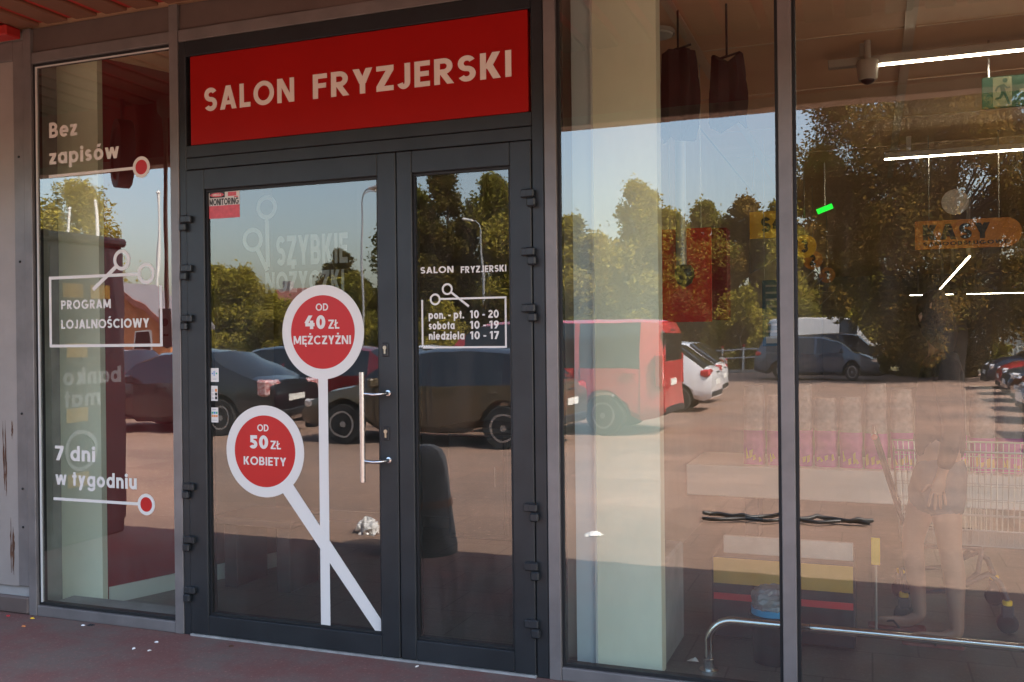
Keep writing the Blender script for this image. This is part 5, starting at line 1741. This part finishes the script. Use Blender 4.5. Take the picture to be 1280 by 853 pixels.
# local frame: faces -x (towards the checkouts); y is the far side
J = [(.00, .02, .92, .125, .165),     # 0 pelvis
     (.00, .02, 1.08, .105, .145), (.00, .02, 1.24, .115, .160), (.005, .02, 1.38, .10, .165), (.008, .02, 1.45, .055, .058), (-.008, .02, 1.52, .045, .045), (-.025, .02, 1.60, .078, .074), (-.02, .02, 1.69, .082, .074), (-.01, .02, 1.735, .045, .045),
     (.00, -.09, .86, .095, .095), (.02, -.09, .66, .078, .078), (.035, -.09, .48, .058, .058), (.055, -.085, .34, .056, .056), (.06, -.085, .16, .038, .038), (.065, -.085, .075, .036, .036), (.0, -.085, .038, .034, .022), (-.08, -.085, .028, .042, .018), (-.155, -.085, .024, .034, .012),  # 9-17 near leg
     (-.02, .13, .86, .095, .095), (-.08, .14, .66, .078, .078), (-.13, .15, .48, .058, .058), (-.12, .155, .34, .056, .056), (-.10, .16, .16, .038, .038), (-.095, .16, .075, .036, .036), (-.16, .16, .038, .034, .022), (-.24, .16, .028, .042, .018), (-.315, .16, .024, .034, .012),  # 18-26 far leg
     (.01, -.155, 1.38, .062, .062), (.03, -.20, 1.22, .046, .046), (.045, -.215, 1.10, .038, .038), (.02, -.20, .96, .032, .032), (-.01, -.19, .86, .024, .026), (-.025, -.188, .80, .036, .018),  # 27-32 near arm
     (.01, .195, 1.38, .062, .062), (.0, .25, 1.22, .046, .046), (-.01, .275, 1.10, .038, .038), (.02, .33, 1.00, .032, .032), (.06, .38, .955, .024, .026), (.09, .41, .945, .036, .018)]  # 33-38 far arm
E_ = [(0, 1), (1, 2), (2, 3), (3, 4), (4, 5), (5, 6), (6, 7), (7, 8), (0, 9), (9, 10), (10, 11), (11, 12), (12, 13), (13, 14), (14, 15), (15, 16), (16, 17), (0, 18), (18, 19), (19, 20), (20, 21), (21, 22), (22, 23), (23, 24), (24, 25), (25, 26),
      (3, 27), (27, 28), (28, 29), (29, 30), (30, 31), (31, 32), (3, 33), (33, 34), (34, 35), (35, 36), (36, 37), (37, 38)]
# fingers and thumbs as thin chains out of each palm
def fingers(base, dirs, root):
    for (ox, oy, oz), (d1, d2, d3), ln in dirs:
        a = (base[0] + ox, base[1] + oy, base[2] + oz)
        k = len(J)
        J.append((*a, .0075, .0075))
        E_.append((root, k))
        for s_, rr_ in ((.40, .0075), (.72, .007), (1.0, .0055)):
            J.append((a[0] + d1 * ln * s_, a[1] + d2 * ln * s_ , a[2] + d3 * ln * s_ - .010 * s_ * s_ * 0, rr_, rr_))
            E_.append((len(J) - 2, len(J) - 1))
fingers((-.025, -.188, .80), [((-.030, .0, -.028), (-.18, .12, -.97), .070), ((-.010, .0, -.034), (-.05, .14, -.98), .078), ((.010, .0, -.033), (.05, .14, -.98), .072), ((.028, .0, -.028), (.15, .12, -.97), .058), ((-.038, .010, .012), (-.62, .25, -.72), .056)], 32)
fingers((.09, .41, .945), [((.024, -.022, .0), (.80, .35, -.46), .070), ((.030, -.004, .0), (.76, .45, -.46), .076), ((.030, .014, .0), (.70, .53, -.46), .070), ((.022, .028, .0), (.62, .60, -.48), .056), ((-.004, -.036, -.004), (.70, -.45, -.52), .052)], 38)
skin_mesh('body', J, E_, M['skin'], pr)
# clothing: one shell for top, one for shorts
TJ = [(0, .02, .87, .150, .192), (0, .02, 1.08, .122, .163), (0, .02, 1.24, .130, .176), (.005, .02, 1.39, .115, .18), (.01, -.165, 1.39, .074, .074), (.03, -.20, 1.22, .060, .060), (.045, -.215, 1.10, .052, .052), (.02, -.20, .96, .046, .046), (-.004, -.192, .885, .038, .040), (.01, .205, 1.39, .074, .074), (.0, .25, 1.22, .060, .060), (-.01, .275, 1.10, .052, .052), (.02, .33, 1.00, .046, .046), (.048, .365, .965, .038, .040), (.008, .02, 1.465, .066, .075)]
skin_mesh('top', TJ, [(0, 1), (1, 2), (2, 3), (3, 4), (4, 5), (5, 6), (6, 7), (7, 8), (3, 9), (9, 10), (10, 11), (11, 12), (12, 13), (3, 14)], M['shirt'], pr)
SJ = [(0, .02, .97, .142, .182), (0, .02, .88, .135, .175), (.01, -.09, .80, .112, .112), (.022, -.09, .60, .098, .098), (-.03, .13, .80, .112, .112), (-.092, .145, .60, .098, .098)]
skin_mesh('shorts', SJ, [(0, 1), (1, 2), (2, 3), (1, 4), (4, 5)], M['shorts'], pr)
HT = bpy.data.objects.new('head', None); COL.objects.link(HT); HT.parent = pr; HT.location = (-.015, .02, 0); HT.rotation_euler = (0, 0, R(-62))
HI = Matrix.Translation((.015, -.02, 0))
m = MB(); vs = []; n = 20; rows = 9
for r_ in range(rows + 1):
    f = r_ / rows
    for k in range(n):
        a = 2 * math.pi * k / n
        back = .5 + .5 * math.cos(a)
        z = 1.775 - (.06 + .26 * back) * f
        q = .096 * math.sin(math.pi * (.10 + .47 * f)) + .004 * math.sin(9 * a)
        vs.append((-.012 + q * 1.06 * math.cos(a), .02 + q * .98 * math.sin(a), z))
fs = [(r_ * n + (k + 1) % n, r_ * n + k, (r_ + 1) * n + k, (r_ + 1) * n + (k + 1) % n) for r_ in range(rows) for k in range(n)] + [tuple(range(n))]
m.add(vs, fs); m.build('hair', M['hair'], HT, 70).matrix_parent_inverse = HI
m = MB()
m.lathe([(.002, -.02), (.014, -.012), (.011, .0), (.003, .022)], -.108, .02, 1.632, 10)          # nose
m.build('nose', M['skin'], HT, 70).matrix_parent_inverse = HI
for y in (-.013, .053):
    m = MB(); m.lathe([(.002, -.0065), (.009, -.002), (.009, .002), (.002, .0065)], -.095, y, 1.655, 12); m.build('eye', M['black'], HT, 70).matrix_parent_inverse = HI
for y in (-.062, .102):
    m = MB(); m.lathe([(.002, -.03), (.012, -.018), (.016, .01), (.003, .026)], -.005, y, 1.635, 10); m.build('ear', M['skin'], HT, 70).matrix_parent_inverse = HI
m = MB(); m.bbox(-.100, -.088, -.002, .042, 1.590, 1.600, .004); m.build('mouth', M['sole'], HT).matrix_parent_inverse = HI
for x, y in ((-.045, -.085), (-.205, .16)):
    m = MB(); m.prism([(.0, 0), (0, 0)][:0] or [(x + .13, .001), (x - .135, .001), (x - .145, .006), (x - .135, .012), (x + .13, .014), (x + .138, .007)], y - .042, y + .042); s_ = m.build('flip_flop', M['sole'], pr)
    m = MB(); m.tube([(x + .01, y - .045, .014), (x - .02, y - .03, .045), (x - .075, y, .030), (x - .085, y, .013)], .006, 8); m.tube([(x + .01, y + .045, .014), (x - .02, y + .03, .045), (x - .075, y, .030)], .006, 8); m.build('strap', M['blackplastic'], s_, 50)

tr = thing('shopping_trolley', 'wire shopping trolley with a yellow-ringed castor standing behind the shopper', 'trolley', (.52, 1.66, 0))
m = MB()
x0, x1, yy = -.40, .42, .26
for k in range(29):
    x = x0 + (x1 - x0) * k / 28
    for s_ in (-1, 1):
        m.tube([(x * .93, s_ * yy * .80, .43), (x, s_ * yy, .93)], .0022, 5, False)
for k in range(7):
    f = k / 6; z = .43 + .50 * f; c = .93 + .07 * f; yk = yy * (.80 + .20 * f)
    m.tube([(x0 * c, -yk, z), (x1 * c, -yk, z), (x1 * c, yk, z), (x0 * c, yk, z), (x0 * c, -yk, z)], .0028 if k < 6 else .006, 5, False)
for k in range(15):
    y = -yy * .8 + 1.6 * yy * k / 14
    m.tube([(x0 * .93, y, .43), (x1 * .93, y, .43)], .0022, 5, False)
    m.tube([(x0 * .93, y, .43), (x0, y * 1.25, .93)], .0022, 5, False); m.tube([(x1 * .93, y, .43), (x1, y * 1.25, .93)], .0022, 5, False)
m.build('basket', M['wire'], tr)
m = MB()
for s_ in (-1, 1):
    m.tube([(-.36, s_ * .27, .17), (-.10, s_ * .265, .20), (.0, s_ * .26, .30), (.02, s_ * .25, .425)], .013, 10)
    m.tube([(.02, s_ * .25, .425), (-.30, s_ * .26, .42), (-.38, s_ * .265, .60), (-.50, s_ * .265, 1.00)], .012, 10)
    m.tube([(-.12, s_ * .265, .20), (.05, s_ * .27, .30), (.10, s_ * .27, .26), (.135, s_ * .275, .17)], .015, 10)
m.tube([(-.36, -.27, .17), (-.36, .27, .17)], .011, 8)
m.build('frame', M['darkgrey'], tr, 50)
m = MB(); m.tube([(-.50, -.30, 1.00), (-.50, .30, 1.00)], .016, 12); m.build('handle', M['lampred'], tr, 50)
for x, s_ in ((-.36, -1), (-.36, 1), (.135, -1), (.135, 1)):
    cst = bpy.data.objects.new('castor', None); COL.objects.link(cst); cst.parent = tr; cst.location = (x, s_ * .275, 0)
    m = MB(); m.lathe([(.022, .145), (.024, .15), (.024, .164), (.022, .169)], 0, 0, 0, 16); m.build('ring', M['yellow'], cst, 40)
    m = MB(); m.bbox(-.030, .030, -.020, .020, .055, .1445, .008); m.build('fork', M['darkgrey'], cst)
    m = MB(); m.lathe([(.025, -.0205), (.047, -.0195), (.051, -.016), (.051, .016), (.047, .0195), (.025, .0205)], 0, 0, .052, 22, 'y'); m.build('wheel', M['tyre'], cst, 40)

# ================================================================== litter on the paving
def scrap(label, x, y, z, r, seed, mt='litter', name='litter', group=None, hgt=.5):
    q = random.Random(seed)
    t = thing(name, label, 'litter', (x, y, z), q.uniform(0, 6), group)
    m = MB(); n, rows = 16, 6; vs = []
    for k in range(rows + 1):
        f = k / rows
        for j in range(n):
            a = 2 * math.pi * j / n
            d = r * math.cos(f * math.pi / 2 * .97) * q.uniform(.65, 1.15)
            vs.append((d * math.cos(a), d * .6 * math.sin(a), max(0, r * hgt * math.sin(f * math.pi / 2) * q.uniform(.7, 1.15))))
    fs = [(k * n + j, k * n + (j + 1) % n, (k + 1) * n + (j + 1) % n, (k + 1) * n + j) for k in range(rows) for j in range(n)] + [tuple(range(rows * n, rows * n + n)), tuple(range(n - 1, -1, -1))]
    m.add(vs, fs)
    m.build('scrap', M[mt], t)
    return t


scrap('crumpled white plastic bag on the sunlit paving, left of the dark bollard', -3.82, -2.66, -.006, .17, 1, hgt=.7)
t = thing('shadow_strand', 'black doubled length of hose for a likely shadow on the paving, mirrored over the counter', 'strand', (-.65, -4.2, -.02))  # two made-up black strands in place of a dark bar, likely a shadow
iv = Matrix.Translation((.65, 4.2, .02))
m = MB(); m.tube([(-1.36 + 1.39 * k / 22, -4.10 - .12 * k / 22 - .05 * math.sin(k * .9), .018 + (.0 if k % 5 else .02)) for k in range(23)], .019, 9)
m.tube([(-1.34 + 1.34 * k / 18, -3.96 - .22 * k / 18 + .05 * math.sin(k * 1.1), .012) for k in range(19)], .016, 9); part(m, 'strand', M['blackplastic'], t, iv, 50)
scrap('small crumpled white scrap on the sunlit paving, mirrored in front of the pale column', -2.06, -3.1, -.010, .07, 2)
PP = [(-4.43, -.06, .012, 'yellow', 'small cream chip at the foot of the left window post', .014), (-4.05, -.07, .013, 'litter', 'white crumb below the left window', .013), (-4.01, -.055, .02, 'blackplastic', 'dark twig below the left window', .02), (-4.60, -.07, .012, 'stripe', 'red bottle cap at the foot of the white wall', .014),
      (-4.35, -.19, .014, 'orangeprint', 'orange cigarette end in front of the left window', .014), (-3.46, -.17, .010, 'litter', 'white crumb left of the door threshold, nearest the door', .012), (-3.50, -.29, .011, 'litter', 'white crumb left of the door, farther out', .013), (-3.40, -.29, .010, 'pale', 'grey crumb in front of the door frame', .011), (-3.05, -.10, .012, 'rust', 'brown leaf in front of the wide door leaf', .015), (-2.02, -.06, .012, 'pale', 'white chip on the paving below the narrow door leaf', .012)]
for i, (x, y, r_, mt_, lab, rr_) in enumerate(PP):
    scrap(lab, x, y, .0005, rr_, 30 + i, mt_, 'litter', None, .45)
